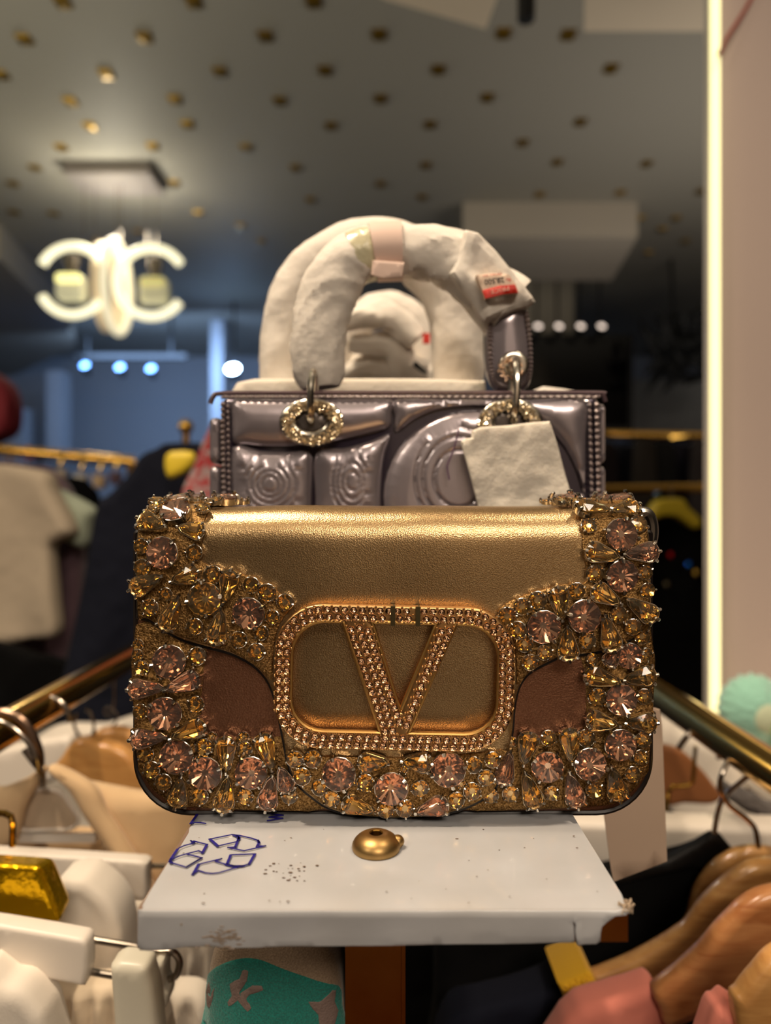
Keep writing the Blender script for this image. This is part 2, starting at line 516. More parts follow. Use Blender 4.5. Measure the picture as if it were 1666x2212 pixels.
def prism_h(name, pts, z0, z1, m, parent=None, kind=None):
    """horizontal prism: pts world (x,y)"""
    n = len(pts)
    mb = MB().add([(x, y, z0) for x, y in pts] + [(x, y, z1) for x, y in pts],
                  [tuple(range(n))[::-1], tuple(range(n, 2 * n))] + [(i, (i + 1) % n, n + (i + 1) % n, n + i) for i in range(n)])
    o = mb.build(name, m, parent, smooth=False)
    if kind: o['kind'] = kind
    return o
def xy(pl, drop): return [tuple(atz(a, b, drop)[:2]) for a, b in pl]
M['soffit'] = mat('soffit_paint', (158, 150, 136), 0.7)
M['soffit2'] = mat('beige_soffit_paint', (222, 206, 182), 0.7)
prism_h('trim_1', xy([(560, -150), (833, 0), (1050, 63), (1095, -60), (1130, -150)], -1.35), H + 1.35, CEIL, M['soffit2'], kind='structure')
prism_h('trim_2', xy([(1268, -150), (1262, 68), (2100, 68), (2500, -150)], -1.35), H + 1.35, CEIL, M['soffit2'], kind='structure')
prism_h('trim_3', xy([(1000, 512), (1378, 512), (1322, 606), (1000, 606)], -1.42), H + 1.42, CEIL, mat('grey_soffit_paint', (184, 174, 160), 0.7), kind='structure')
prism_h('trim_4', xy([(-1000, 560), (0, 560), (162, 728), (162, 749), (12, 818), (-700, 818)], -1.4), H + 1.4, CEIL, M['soffit'], kind='structure')
def wallbox(name, x0, x1, y0, y1, Y, t, m, **kw):
    a = P3(x0, y1, Y); b = P3(x1, y0, Y)
    return MB().box((a.x, Y, a.z), (b.x, Y + t, b.z)).build(name, m, smooth=False)
struct(wallbox('trim_5', 1120, 1240, 606, 930, 4.9, 0.5, M['soffit']))
struct(wallbox('trim_6', 1360, 1560, 820, 948, 5.4, 0.3, M['wallgrey']))

# near partition panel on the right with its LED edge
YP = 0.9
a = P3(1556, 1640, YP); b = P3(2300, -300, YP)
struct(MB().box((a.x, YP, 0.0), (b.x, YP + 0.04, CEIL)).build('wall_panel', M['pinkwall'], smooth=False))
led = empty('led_light_strip', P3(1543, 1546, YP - 0.005), 'glowing yellow-white vertical LED strip on the edge of the pink-beige wall panel', 'light strip')
a = P3(1533, 1546, YP - .005); b = P3(1554, -250, YP - .005)
MB().box((a.x, YP - .004, a.z), (b.x, YP + 0.01, CEIL)).build('channel', M['whiteplastic'], led)
MB().box((a.x + .001, YP - .010, a.z + .001), (b.x - .001, YP - .0042, CEIL - .001)).build('diffuser', M['led'], led)
mbw = MB().tube(cr([P3(1554, 118, .88), P3(1572, 80, .88), P3(1592, 50, .885), P3(1622, 0, .89), P3(1660, -80, .895)], 6, False), 0.0025, 8)
tag(mbw.build('cord', mat('red_brown_cord', (150, 72, 60), 0.6)), 'thin red-brown cord hanging across the top of the pink-beige panel', 'cord')

# ------------------------------------------------------------------ shelf plate, cardboard, post and bolt
DROP = 0.1145
ZT = H - DROP
YF0, YF1 = 0.2066, 0.615
xl = (298 - CX) / F * YF0; xr = (1366 - CX) / F * YF0
shelf = empty('shelf_plate', ((xl + xr) / 2, (YF0 + YF1) / 2, ZT - 0.0107), 'polished copper-gold metal shelf plate inside the white cardboard cover, bare at its right front corner', 'shelf')
MB().box((xl + .0012, YF0 + .0012, ZT - .0100), (xr - .0008, YF1 - .002, ZT - .0012)).build('plate', M['copper'], shelf, smooth=False)
pst = MB().box((P3(746, 0, .29).x, .29, 0.0), (P3(876, 0, .29).x, .3145, ZT - .0101))
# the lip along the right edge of the post
pst.box((P3(868, 0, .29).x, .2885, 0.0), (P3(873, 0, .29).x, .29, ZT - .0101))
pst.build('post', M['copper'], shelf, smooth=False)
MB().box((-.16, .18, 0.0), (.16, .43, 0.012)).build('base', M['copper'], shelf, smooth=False)

cover = empty('cardboard_cover', ((xl + xr) / 2, (YF0 + YF1) / 2, ZT - 0.0107), 'flattened white glossy cardboard box with blue recycling sign wrapped over the shelf', 'cardboard box')
# top sheet: horizontal pad made by turning an upright one
def lay(x, y, z):  # v -> Y, y -> z
    return (x, z - H, ZT + (-(y)))
pad('top_panel', [rrect(xl, YF0, xr, YF1, 0.001, 2)], 0.0, 0.0012, 0.0006, 0.008, [M['card']], cover, warp=lay,
    disp=lambda u, v, d: 0.0003 * N3(u * 30, v * 30) - (0.0004 if v < YF0 + .002 else 0))
# front sheet with torn right corner
fr = [(298, 1966), (1240, 1966), (1330, 1966), (1350, 1962), (1364, 1962), (1352, 1976), (1330, 1978), (1312, 1990), (1300, 2000), (1297, 2012), (1296, 2030), (1286, 2036),
      (1262, 2037), (1250, 2041), (1245, 2038), (1242, 2010), (1243, 1995), (1238, 1990), (1240, 2000), (1241, 2034), (1150, 2037), (1040, 2038), (950, 2039), (870, 2041), (800, 2043), (700, 2043), (620, 2044),
      (560, 2046), (500, 2047), (460, 2044), (400, 2045), (345, 2053), (302, 2053), (297, 2040)]
def frw(x, y, z):
    k = max(0, (x - P3(1215, 0, YF0).x)) / 0.016
    drop = max(0.0, (ZT - z)) / 0.0107
    return (x, y - 0.0012 * min(1, k) * drop - 0.0004 * N3(x * 60, z * 90), z)
pad('front_panel', uv(fr, YF0), YF0 - .0005, YF0 + .0008, 0.0005, 0.0018, [M['card'], M['cardedge']], cover, mside=0, mback=1, warp=frw)
MB().box((xl - .0004, YF0 + .0005, ZT - .0113), (xl + .0008, YF1, ZT - .0004)).build('side_panel', M['cardedge'], cover, smooth=False)
MB().box((xl, YF1 - .001, ZT - .0107), (xr, YF1, ZT - .0004)).build('back_panel', M['card'], cover, smooth=False)
# frayed corner fibres
mb = MB()
for i in range(26):
    c = P3(1352 + rnd.uniform(-6, 16), 1958 + rnd.uniform(-6, 14), YF0 + rnd.uniform(-.0005, .002))
    d = Vector((rnd.uniform(-1, 1.6), rnd.uniform(-1, 1), rnd.uniform(-1, 1))) * 0.0012
    mb.tube([c - d, c, c + d + Vector((0, 0, rnd.uniform(-.0004, .0004)))], 0.00025, 5)
tag(mb.build('frayed_fibres', mat('paper_fibre', (170, 150, 128), 0.9), cover), kind='stuff')
# blue print on the top sheet
def print_lines(name, lines, w, m=M['ink'], parent=cover):
    mb = MB()
    for L in lines:
        ww = w
        if isinstance(L, tuple): L, ww = L
        pts = [atz(350 + x / 5.553, 1730 + y / 5.553, DROP) for x, y in L]
        for a, b in zip(pts[:-1], pts[1:]):
            d = (b - a).normalized(); n = Vector((-d.y, d.x, 0)) * ww / 2; e = d * ww * 0.35
            vs = [a - e - n, b + e - n, b + e + n, a - e + n]
            mb.add([(v.x, v.y, ZT + .0006) for v in vs] + [(v.x, v.y, ZT + .00035) for v in vs], [(0, 1, 2, 3), (7, 6, 5, 4), (0, 4, 5, 1), (1, 5, 6, 2), (2, 6, 7, 3), (3, 7, 4, 0)])
    return mb.build(name, m, parent, smooth=False, fix=False)
TH, TK = 0.00042, 0.0009
print_lines('recycling_sign', [
    ([(345, 492), (390, 520), (380, 498), (545, 540)], TH), ([(345, 492), (365, 520), (375, 525), (270, 552), (210, 578), (185, 600)], TH),
    ([(185, 600), (105, 720), (97, 745), (115, 760)], TK), ([(540, 540), (485, 640)], TK), ([(485, 635), (440, 615), (300, 650), (200, 680), (125, 715)], TH),
    ([(300, 655), (480, 700), (290, 812), (115, 760)], TH), ([(290, 812), (480, 700)], TH * 1.4),
    ([(572, 475), (840, 420), (930, 430), (1080, 465), (1150, 490), (1168, 515)], TH), ([(575, 475), (672, 560)], TK), ([(672, 558), (885, 508)], TH),
    ([(860, 425), (900, 440), (920, 465), (908, 500), (880, 570)], TK), ([(925, 440), (925, 480)], TK), ([(790, 575), (880, 572)], TH), ([(790, 575), (985, 615), (1245, 555), (1140, 560)], TH), ([(1150, 490), (1165, 520), (1140, 565)], TK),
    ([(825, 665), (1118, 652)], TH), ([(1115, 655), (1045, 775)], TK), ([(1045, 775), (980, 800), (900, 805), (770, 778), (640, 742), (715, 710), (440, 778)], TH), ([(825, 668), (780, 775)], TK), ([(770, 780), (860, 800), (960, 800)], TK),
    ([(440, 778), (370, 900)], TK), ([(370, 898), (440, 852), (520, 880), (600, 888), (680, 880), (930, 805), (1045, 775)], TH)], TH)
print_lines('printed_letters', [
    ([(420, 180), (345, 288)], TK), ([(345, 288), (400, 274), (460, 276), (525, 287)], TH), ([(470, 92), (456, 134), (612, 126)], TH * 1.3), ([(585, 92), (560, 128)], TH * 1.3), ([(420, 60), (640, 60)], TH),
    ([(1265, 252), (1450, 222), (1285, 210), (1455, 186), (1300, 170)], TH * 1.2), ([(1300, 155), (1470, 145)], TH * 1.2), ([(1240, 158), (1262, 155)], TK), ([(1290, 120), (1480, 118)], TH * 1.2)], TH)
# scuffs (dried paste) on the cardboard
mb = MB()
for i in range(60):
    if i < 26: x, y, s = rnd.gauss(625, 22), rnd.gauss(1885, 12), rnd.uniform(.00012, .0004)
    else: x, y, s = rnd.uniform(380, 1300), rnd.uniform(1790, 1955), rnd.uniform(.00012, .0003)
    p = atz(x, y, DROP)
    mb.ball((p.x, p.y, ZT + .0003), s, 4, sz=(1 + rnd.random() * 1.5, 1, 0.35))
tag(mb.build('scuff_marks', M['dirt'], cover), kind='stuff')
mb = MB()
for i in range(70):
    p = P3(rnd.gauss(483, 20), rnd.gauss(2026, 9), YF0 - .0006)
    mb.ball((p.x, p.y, p.z), rnd.uniform(.0002, .0005), 4, sz=(2.2, 0.25, 0.6))
mb.ball(tuple(P3(392, 1997, YF0 - .0005)), .0004, 5, sz=(1, .4, 1))
tag(mb.build('brown_scuff', mat('scuff_brown', (140, 124, 110), 0.9), cover), kind='stuff')

# brass dome bolt
bp = atz(813, 1832, DROP)
bc = Vector((P3(813, 0, .2435).x, .2435, ZT))
bolt = empty('dome_bolt', bc, 'brass dome-headed hex socket bolt on the white cardboard in front of the gold bag', 'bolt')
R = .0083
prof = [(R * .96, 0.0), (R, .0009)] + [(R * cos(a), .001 + .0052 * sin(a)) for a in [radians(t) for t in (12, 25, 38, 50, 60)]] + [(R * .33, .0058), (R * .29, .0057)]
mb = MB().lathe(prof, bc, n=40, cap=False)
mb.build('head', M['brass'], bolt, sharp=60)
hx = [(R * .34, .0057), (R * .27, .0054), (R * .25, .0034), (1e-5, .0028)]
MB().lathe(hx, bc, n=6, cap=False).build('hex_socket', mat('dark_brass', (120, 90, 40), 0.35, 1.0), bolt, sharp=20)
MB().ball(tuple(bc + Vector((.0072, .0012, .0022))), .0024, 9, sz=(1, 1, .9)).build('washer_lug', M['brass'], bolt)

# ------------------------------------------------------------------ the gold evening bag
Y0 = 0.2665           # flap front
YBD = 0.2705          # body front
RR = 0.0135
V0 = -.0110
clutch = empty('evening_bag', (0.008, 0.295, ZT), 'bronze-gold leather evening bag with peach and amber crystals and a large pavé V buckle', 'handbag')
def bend(x, y, z):
    v = z - H
    off = Y0 - y           # outward offset (may be negative inside the sheet)
    if v <= V0: return (x, y, z)
    a = (v - V0) / RR
    if a < pi / 2:
        return (x, Y0 + RR - (RR + off) * cos(a), H + V0 + (RR + off) * sin(a))
    return (x, Y0 + RR + (v - V0 - RR * pi / 2), H + V0 + RR + off)
# body with rounded lower corners
body_px = rrect(291, 1112, 1408, 1759, (30, 30, 118, 118), 8)
pad('body', uv(body_px, YBD), YBD, YBD + .050, .0035, .006, [M['leather_shaded'], M['edge']], clutch, mside=1, mback=0,
    disp=lambda u, v, d: .0007 * min(1, d / .02))
mb = MB()
bl = uv(rrect(290, 1150, 1409, 1760, (5, 5, 118, 118), 10), YBD)
bl3 = [Vector((u, YBD + .0022, H + v)) for u, v in bl]
k = len(bl3)
mb.tube(bl3, .0011, 6, closed=True)
mb.build('edge_piping', M['edge'], clutch)

# flap outline (px at Y0); the part above V0 rolls over the top
vt = -(.0) 
TOPV = V0 + RR * pi / 2 + .030
toppx = CY - TOPV / Y0 * F
flap_px = [(294, 1340), (293, 1200), (296, 1100), (300, 1000), (306, toppx + 4), (312, toppx), (1380, toppx), (1388, toppx + 4), (1394, 1000), (1400, 1100), (1407, 1200), (1409, 1340), (1402, 1362)]
low_r = [(1380, 1372), (1330, 1398), (1270, 1412), (1220, 1416), (1175, 1436), (1142, 1456), (1122, 1486), (1112, 1530), (1108, 1580), (1098, 1630), (1086, 1668), (1070, 1705),
         (1040, 1730), (990, 1752), (930, 1764), (850, 1768), (770, 1762), (712, 1748), (672, 1722), (640, 1692), (622, 1650), (612, 1600), (600, 1540), (590, 1500), (574, 1466), (545, 1436), (500, 1412),
         (450, 1398), (400, 1384), (355, 1362), (320, 1338)]
lr = [tuple(p[:2]) for p in cr([(1402, 1362, 0)] + [(*p, 0) for p in low_r] + [(294, 1334, 0)], 3, False)]
flap_loop = flap_px[1:-1] + lr
MFL = [M['leather'], M['edge']]
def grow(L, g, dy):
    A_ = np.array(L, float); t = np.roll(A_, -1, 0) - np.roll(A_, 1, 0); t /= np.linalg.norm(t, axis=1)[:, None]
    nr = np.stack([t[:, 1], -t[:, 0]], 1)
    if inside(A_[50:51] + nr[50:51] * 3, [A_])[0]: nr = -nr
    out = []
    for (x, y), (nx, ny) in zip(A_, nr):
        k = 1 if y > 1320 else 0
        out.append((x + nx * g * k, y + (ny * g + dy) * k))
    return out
pad('flap_shade_edge', uv(grow(flap_loop, 5, 3), Y0), Y0 + .0018, Y0 + .0034, .0006, .0034, [M['edge']], clutch, warp=bend)  # black layer past the flap: its dark edge and the shade beneath
pad('flap', uv(flap_loop, Y0), Y0, Y0 + .0032, .0009, .0032, MFL, clutch, mside=1, mback=1, warp=bend,
    disp=lambda u, v, d: .0009 * N3(u * 25 + 3, v * 30) * min(1, d / .02))
# glitter borders, slightly raised
def gl(name, px, Yb, wp, t=.0006):
    lp = [tuple(p[:2]) for p in cr([(*p, 0) for p in px], 3)]
    pad(name, uv(lp, Yb), Yb - t, Yb + .0004, .0009, .0030, [M['glitter']], clutch, warp=wp,
        disp=lambda u, v, d: .0003 * N3(u * 400, v * 400))
flapL = [(298, 1330), (297, 1200), (300, 1100), (306, 1000), (312, toppx + 30), (438, toppx + 30), (440, 1000), (440, 1100), (436, 1180), (438, 1215), (500, 1232), (560, 1255), (610, 1285), (634, 1308),
         (612, 1335), (596, 1375), (590, 1430), (588, 1470), (560, 1444), (500, 1408), (440, 1390), (370, 1366), (320, 1334)]
flapR = [(1404, 1330), (1403, 1200), (1396, 1100), (1390, 1000), (1384, toppx + 30), (1262, toppx + 30), (1262, 1000), (1262, 1100), (1258, 1180), (1268, 1255), (1220, 1262), (1150, 1280), (1100, 1300), (1075, 1322),
         (1098, 1350), (1110, 1390), (1116, 1450), (1118, 1484), (1142, 1452), (1175, 1432), (1220, 1412), (1270, 1408), (1330, 1394), (1395, 1362)]
flapB = [(618, 1620), (660, 1632), (760, 1634), (860, 1636), (960, 1632), (1040, 1625), (1096, 1622), (1084, 1668), (1068, 1702), (1040, 1727), (990, 1748), (930, 1760), (850, 1764), (770, 1758), (714, 1744), (674, 1718), (644, 1690), (626, 1650)]
off = .0009
def bend_out(x, y, z): return bend(x, y - off, z)
for q in (flapL, flapR, flapB): gl('glitter_border', q, Y0 - 0.0002, bend)
bodyL = [(294, 1350), (436, 1375), (440, 1450), (436, 1520), (444, 1585), (520, 1592), (600, 1590), (690, 1600), (760, 1740), (420, 1744), (352, 1722), (312, 1680), (296, 1630)]
bodyR = [(1405, 1350), (1264, 1400), (1262, 1450), (1266, 1520), (1258, 1580), (1200, 1582), (1120, 1592), (1040, 1600), (940, 1740), (1280, 1742), (1350, 1722), (1390, 1680), (1404, 1630)]
for q in (bodyL, bodyR): gl('glitter_border', q, YBD - .0005, None)
# little silver loop on the right side, under the chain
mb = MB().tube([P3(1392, 1118, .30) + Vector((0, 0, 0))] + [P3(x, y, .30) for x, y in ((1500, 1122), (1528, 1148), (1530, 1178), (1516, 1202), (1470, 1206))], .0016, 10)
ring = MB().tube(cr([P3(x, y, .289) for x, y in ((1380, 1106), (1398, 1108), (1409, 1128), (1410, 1158), (1402, 1178), (1380, 1178))], 5, False), .0022, 10)
ring.build('side_ring', M['silver'], clutch)

# crystals -----------------------------------------------------
def gem_round(n, seed, hgt=.2, dep=.36):
    r = random.Random(seed); mb = MB()
    vs = [(0, 0, hgt * .85)]; fs = []; ms = []
    for ring, (rad, h) in enumerate(((.97, .06), (1.0, .0))):
        for k in range(n):
            a = 2 * pi * k / n
            vs.append((rad * cos(a), rad * sin(a), h))
    for k in range(n):
        l = (k + 1) % n
        fs.append((0, 1 + k, 1 + l)); ms.append(0)
        fs.append((1 + k, 1 + n + k, 1 + n + l, 1 + l)); ms.append(0)
    base = len(vs)
    vs.append((r.uniform(-.06, .06), r.uniform(-.06, .06), -dep))
    for k in range(n):
        l = (k + 1) % n
        e = 2 * pi * (k + .5) / n; q = r.uniform(.80, .88)
        vs.append((q * cos(e), q * sin(e), -dep * .30 + r.uniform(-.02, .02)))
    for k in range(n):
        l = (k + 1) % n
        fs.append((1 + n + k, base + 1 + k, 1 + n + l)); ms.append(1)
        fs.append((base, base + 1 + k, 1 + n + k)); ms.append(1)
        fs.append((base, 1 + n + l, base + 1 + k)); ms.append(1)
    mb.add(vs, fs); mb.m = ms
    return mb
def drop_outline(n=16):
    # unit drop: length 2 (x from -1 point at +1), width ~1.1
    rc = .53; c = -1 + rc; a = math.acos(rc / (1 - c))     # a circle at the round end, tangents to the tip
    out = [(1.0, 0.0), (.72, rc * .42)]
    m = n - 4
    for k in range(m + 1):
        t = a + (2 * pi - 2 * a) * k / m
        out.append((c + rc * cos(t), rc * sin(t)))
    out = out[:n - 1] + [(.72, -rc * .42)]
    return out
def gem_drop(seed):
    r = random.Random(seed); mb = MB(); n = 16
    O = drop_outline(n); vs = []; fs = []; ms = []
    tb = [(-.62, -.18, .26), (-.05, -.14, .26), (.30, 0, .2), (-.05, .14, .26), (-.62, .18, .26)]   # small table facet
    vs += tb
    for rad, h in ((.97, .06), (1.0, 0)):
        for (x, w) in O: vs.append((-.2 + (x + .2) * rad, w * rad, h))
    fs.append((0, 1, 2, 3, 4)); ms.append(0)
    near = []
    for k in range(n):
        p = Vector(vs[5 + k]); near.append(min(range(5), key=lambda j: (Vector(tb[j]) - p).length))
    for k in range(n):
        l = (k + 1) % n
        fs.append((5 + k, 5 + l, near[k])); ms.append(0)
        if near[k] != near[l]: fs.append((5 + l, near[l], near[k])); ms.append(0)
        fs.append((5 + k, 5 + n + k, 5 + n + l, 5 + l)); ms.append(0)
    base = len(vs)
    vs += [(-.42, r.uniform(-.05, .05), -.42), (.35, 0, -.22)]
    for k in range(n):
        l = (k + 1) % n
        q = base + (1 if O[k][0] > .2 and O[l][0] > .2 else 0)
        fs.append((5 + n + k, q, 5 + n + l)); ms.append(1)
    for k in range(n):
        l = (k + 1) % n
        a_ = 1 if O[k][0] > .2 and O[l][0] > .2 else 0
        j = (k - 1) % n
        b_ = 1 if O[j][0] > .2 and O[k][0] > .2 else 0
        if a_ != b_: fs.append((base, base + 1, 5 + n + k)); ms.append(1)
    mb.add(vs, fs); mb.m = ms
    return mb
def claws_round():
    mb = MB()
    mb.lathe([(.80, -.55), (.97, -.5), (1.02, -.05), (.96, -.02), (.80, -.3)], (0, 0, 0), n=16)
    for k in range(4):
        a = pi / 4 + k * pi / 2
        c, s = cos(a), sin(a); t = Vector((-s, c, 0))
        pth = [Vector((c * 1.04, s * 1.04, -.4)), Vector((c * 1.08, s * 1.08, 0)), Vector((c * .98, s * .98, .2)), Vector((c * .84, s * .84, .24))]
        mb.tube(pth, [.10, .13, .145, .10], 7)
    return mb
def claws_drop():
    mb = MB(); O = drop_outline(16)
    vs = [(x * 1.03, w * 1.05, -.05) for x, w in O] + [(x * .95, w * .95, -.5) for x, w in O] + [(x * .8, w * .8, -.05) for x, w in O]
    n = 16
    mb.add(vs, [(k, (k + 1) % n, n + (k + 1) % n, n + k) for k in range(n)] + [(2 * n + k, 2 * n + (k + 1) % n, (k + 1) % n, k) for k in range(n)] + [tuple(n + k for k in range(n))])
    for k in (5, 11, 0, 8):
        x, w = O[k]; d = Vector((x + .25, w, 0)).normalized()
        p = Vector((x, w, 0))
        mb.tube([p + d * .05 - Vector((0, 0, .35)), p + d * .08, p + Vector((0, 0, .13)), p - d * .12 + Vector((0, 0, .15))], [.07, .09, .10, .07], 7)
    return mb
def mesh_of(mb, m, sharp=8):
    o = mb.build('tmp', m, smooth=sharp > 10, sharp=max(sharp, 1), origin=(0, 0, 0)); me = o.data
    bpy.data.objects.remove(o); return me
GEM = {}
for c in ('peach', 'amber'):
    GEM['R', c] = [mesh_of(gem_round(12, s), [M[c], M[c + 'foil']]) for s in (1, 2, 3, 4)]
    GEM['s', c] = [mesh_of(gem_round(8, s + 9, .22, .42), [M[c], M[c + 'foil']]) for s in (1, 2, 3)]
    GEM['D', c] = [mesh_of(gem_drop(s), [M[c], M[c + 'foil']]) for s in (1, 2, 3)]
CLAW = {'R': mesh_of(claws_round(), M['silver'], 40), 'D': mesh_of(claws_drop(), M['silver'], 40)}

A = lambda x, y: (250 + x / 3.702, 1030 + y / 3.702)
B = lambda x, y: (250 + x / 3.702, 1380 + y / 3.702)
Cc = lambda x, y: (1030 + x / 3.967, 1030 + y / 3.967)
Dd = lambda x, y: (1030 + x / 3.967, 1380 + y / 3.967)
Ee = lambda x, y: (570 + x / 2.872, 1270 + y / 2.872)
gems = []   # kind, colour, px, py, radius px, angle
def R_(fn, k, c, L, scale):
    for q in L:
        x, y, r = q[:3]; gems.append((k, c if len(q) < 4 else q[3], *fn(x, y), r / scale, rnd.uniform(0, 6.28)))
R_(A, 'R', 'peach', [(445, 300, 118), (375, 610, 125), (705, 985, 130, 'amber'), (1065, 1085, 125)], 3.702)
R_(A, 's', 'amber', [(262, 228, 62), (650, 245, 58), (620, 612, 65), (195, 560, 62), (200, 730, 66), (770, 790, 74), (1080, 868, 66), (1205, 925, 70), (1350, 1010, 66),
                     (265, 1050, 68), (625, 1200, 66), (1250, 1130, 58), (980, 1305, 66), (1120, 1405, 68), (385, 940, 52), (1160, 1255, 58), (228, 290, 40)], 3.702)
R_(B, 'R', 'peach', [(425, 185, 128), (390, 590, 130), (485, 945, 130), (720, 1070, 130), (1080, 1070, 124)], 3.702)
R_(B, 's', 'amber', [(170, 50, 45), (200, 235, 60), (165, 130, 45), (645, 145, 70), (635, 525, 65), (192, 590, 60), (235, 920, 65), (280, 1055, 65), (375, 1155, 65), (700, 870, 70),
                     (670, 1265, 66), (1030, 890, 60), (1020, 795, 45), (1035, 1265, 66), (1385, 1265, 62), (350, 300, 35), (760, 790, 40)], 3.702)
R_(Cc, 'R', 'peach', [(1240, 505, 135), (1245, 845, 136), (580, 1280, 140), (920, 1195, 140)], 3.967)
R_(Cc, 's', 'amber', [(980, 435, 65), (1410, 420, 75), (1025, 830, 76), (1460, 820, 62), (1475, 975, 66), (265, 1195, 76), (395, 1115, 72), (530, 1060, 76), (360, 1320, 76), (870, 980, 72),
                      (1230, 1185, 72), (1355, 1290, 70), (960, 1410, 70), (420, 1440, 72), (590, 1515, 66), (465, 1600, 68), (1425, 1370, 66)], 3.967)
R_(Dd, 'R', 'peach', [(1310, 140, 110), (1240, 525, 130), (1230, 905, 132), (610, 1090, 132), (970, 1080, 134)], 3.967)
R_(Dd, 's', 'amber', [(1000, 180, 50), (1455, 140, 60), (1040, 500, 76), (1450, 500, 66), (1440, 870, 66), (1410, 1020, 62), (1345, 1170, 66), (1010, 1300, 72), (620, 860, 66), (945, 860, 72),
                      (650, 1330, 62), (290, 1330, 70), (125, 1350, 66), (85, 1200, 70), (140, 1050, 68), (300, 890, 45)], 3.967)
R_(Ee, 'R', 'peach', [(465, 1160, 100), (790, 1245, 100), (1145, 1130, 104)], 2.872)
R_(Ee, 's', 'amber', [(190, 1070, 52), (300, 1070, 54), (235, 1180, 54), (345, 1250, 50), (420, 1315, 52), (630, 1220, 54), (970, 1250, 54), (1310, 1110, 50), (1295, 1270, 54), (1195, 1330, 50),
                      (755, 1388, 50), (875, 1380, 54), (155, 1255, 40), (545, 1210, 30), (870, 1140, 26), (1230, 1230, 30)], 2.872)
def D_(fn, c, L, scale):
    for x, y, w, a, b in L:   # body centre, half length, direction point (tip)
        p = fn(x, y); t = fn(a, b)
        gems.append(('D', c if w > 0 else ('peach' if c == 'amber' else 'amber'), (p[0] + t[0]) / 2, (p[1] + t[1]) / 2, 0, p, t))
D_(A, 'amber', [(205, 370, 1, 400, 440), (650, 450, 1, 480, 425), (160, 895, 1, 375, 800), (620, 775, 1, 440, 845), (920, 780, 1, 865, 1010), (410, 1190, 1, 510, 960), (800, 1300, 1, 840, 1060)], 3.7)
D_(B, 'peach', [(150, 395, 1, 390, 385), (640, 320, 1, 405, 415), (170, 800, 1, 410, 778), (1215, 1320, 1, 1260, 1080), (1370, 1180, 1, 1310, 1020)], 3.7)
D_(B, 'amber', [(670, 700, 1, 440, 790), (885, 810, 1, 890, 1060), (1185, 800, 1, 1265, 1040), (495, 1300, 1, 535, 1090), (865, 1340, 1, 895, 1090)], 3.7)
D_(Cc, 'amber', [(930, 285, 1, 1180, 330), (1400, 280, 1, 1190, 320), (990, 640, 1, 1235, 695), (1040, 985, 1, 1235, 1095), (1500, 1190, 1, 1285, 1050), (700, 980, 1, 742, 1225), (790, 1530, 1, 775, 1280), (1165, 1450, 1, 1105, 1190)], 4)
D_(Cc, 'peach', [(1510, 640, 1, 1265, 665)], 4)
D_(Dd, 'amber', [(970, 300, 1, 1240, 365), (1480, 310, 1, 1245, 350), (985, 700, 1, 1215, 745), (1490, 710, 1, 1265, 715), (455, 850, 1, 400, 1080), (790, 810, 1, 812, 1060), (485, 1400, 1, 400, 1140), (1215, 1330, 1, 1150, 1080)], 4)
D_(Dd, 'peach', [(850, 1390, 1, 785, 1130), (225, 1200, 1, 290, 960), (1150, 190, 1, 1230, 60)], 4)
D_(Ee, 'amber', [(625, 1085, 1, 780, 1080), (1005, 1090, 1, 850, 1075), (520, 1330, 1, 690, 1385)], 2.9)
D_(Ee, 'peach', [(1110, 1345, 1, 945, 1400)], 2.9)
flap_arr = [resample(flap_loop, 6.0)]
def put_gem(k, c, pos, nrm, rad, ang, upv=Vector((0, 0, 1)), tip=None, rw=None):
    z = nrm.normalized()
    if tip is not None: x = (tip - tip.dot(z) * z).normalized()
    else:
        x = upv.cross(z)
        if x.length < .1: x = Vector((1, 0, 0))
        x = x.normalized()
        x = (Matrix.Rotation(ang, 3, z) @ x)
    y = z.cross(x)
    Mx = Matrix((x, y, z)).transposed()
    kk = 'R' if k in 'Rs' else 'D'
    g = bpy.data.objects.new('crystal', rnd.choice(GEM[k, c])); COL.objects.link(g)
    g.parent = clutch; g.rotation_euler = Mx.to_euler()
    s = rad; h = rw if rw else rad
    g.scale = (s, s * (rw if rw else 1), s)
    g.location = pos + z * (s * .5) - wloc(clutch)
    q = bpy.data.objects.new('claw_setting', CLAW[kk]); COL.objects.link(q); q.parent = g
    return g
ng = 0
for g in gems:
    k, c, px, py, r = g[:5]
    on = inside(np.array([[px, py]]), flap_arr)[0]
    if on:
        s = Y0 / F; base = Y0 - .0010
        x = (px - CX) * s * .986; v = -(py - CY) * s * .986
        p = Vector(bend(x, base, H + v)); p2 = Vector(bend(x, base - .001, H + v)); p3 = Vector(bend(x, base, H + v + .0005))
        nrm = (p2 - p).normalized(); tv = (p3 - p).normalized()
    else:
        s = YBD / F; p = Vector(((px - CX) * s * .986, YBD - .0016, H - (py - CY) * s * .986)); nrm = Vector((0, -1, 0)); tv = Vector((0, 0, 1))
    if k == 'D':
        b, t = g[5], g[6]
        d = Vector((t[0] - b[0], 0, -(t[1] - b[1]))); L = d.length
        hl = (L + 13) / 2
        dd = (Vector((1, 0, 0)) * d.x + tv * d.z)
        cen = p - dd.normalized() * (13 / 2) * s
        tilt = (nrm + Vector((rnd.uniform(-.1, .1), 0, rnd.uniform(-.1, .1)))).normalized()
        put_gem('D', c, cen, tilt, hl * s, 0, tip=dd, rw=max(.95, min(1.3, 42 / hl)))
    else:
        tilt = (nrm + Vector((rnd.uniform(-.1, .1), 0, rnd.uniform(-.12, .12)))).normalized()
        put_gem(k, c, p, tilt, r * s * 1.03, g[5])
    ng += 1
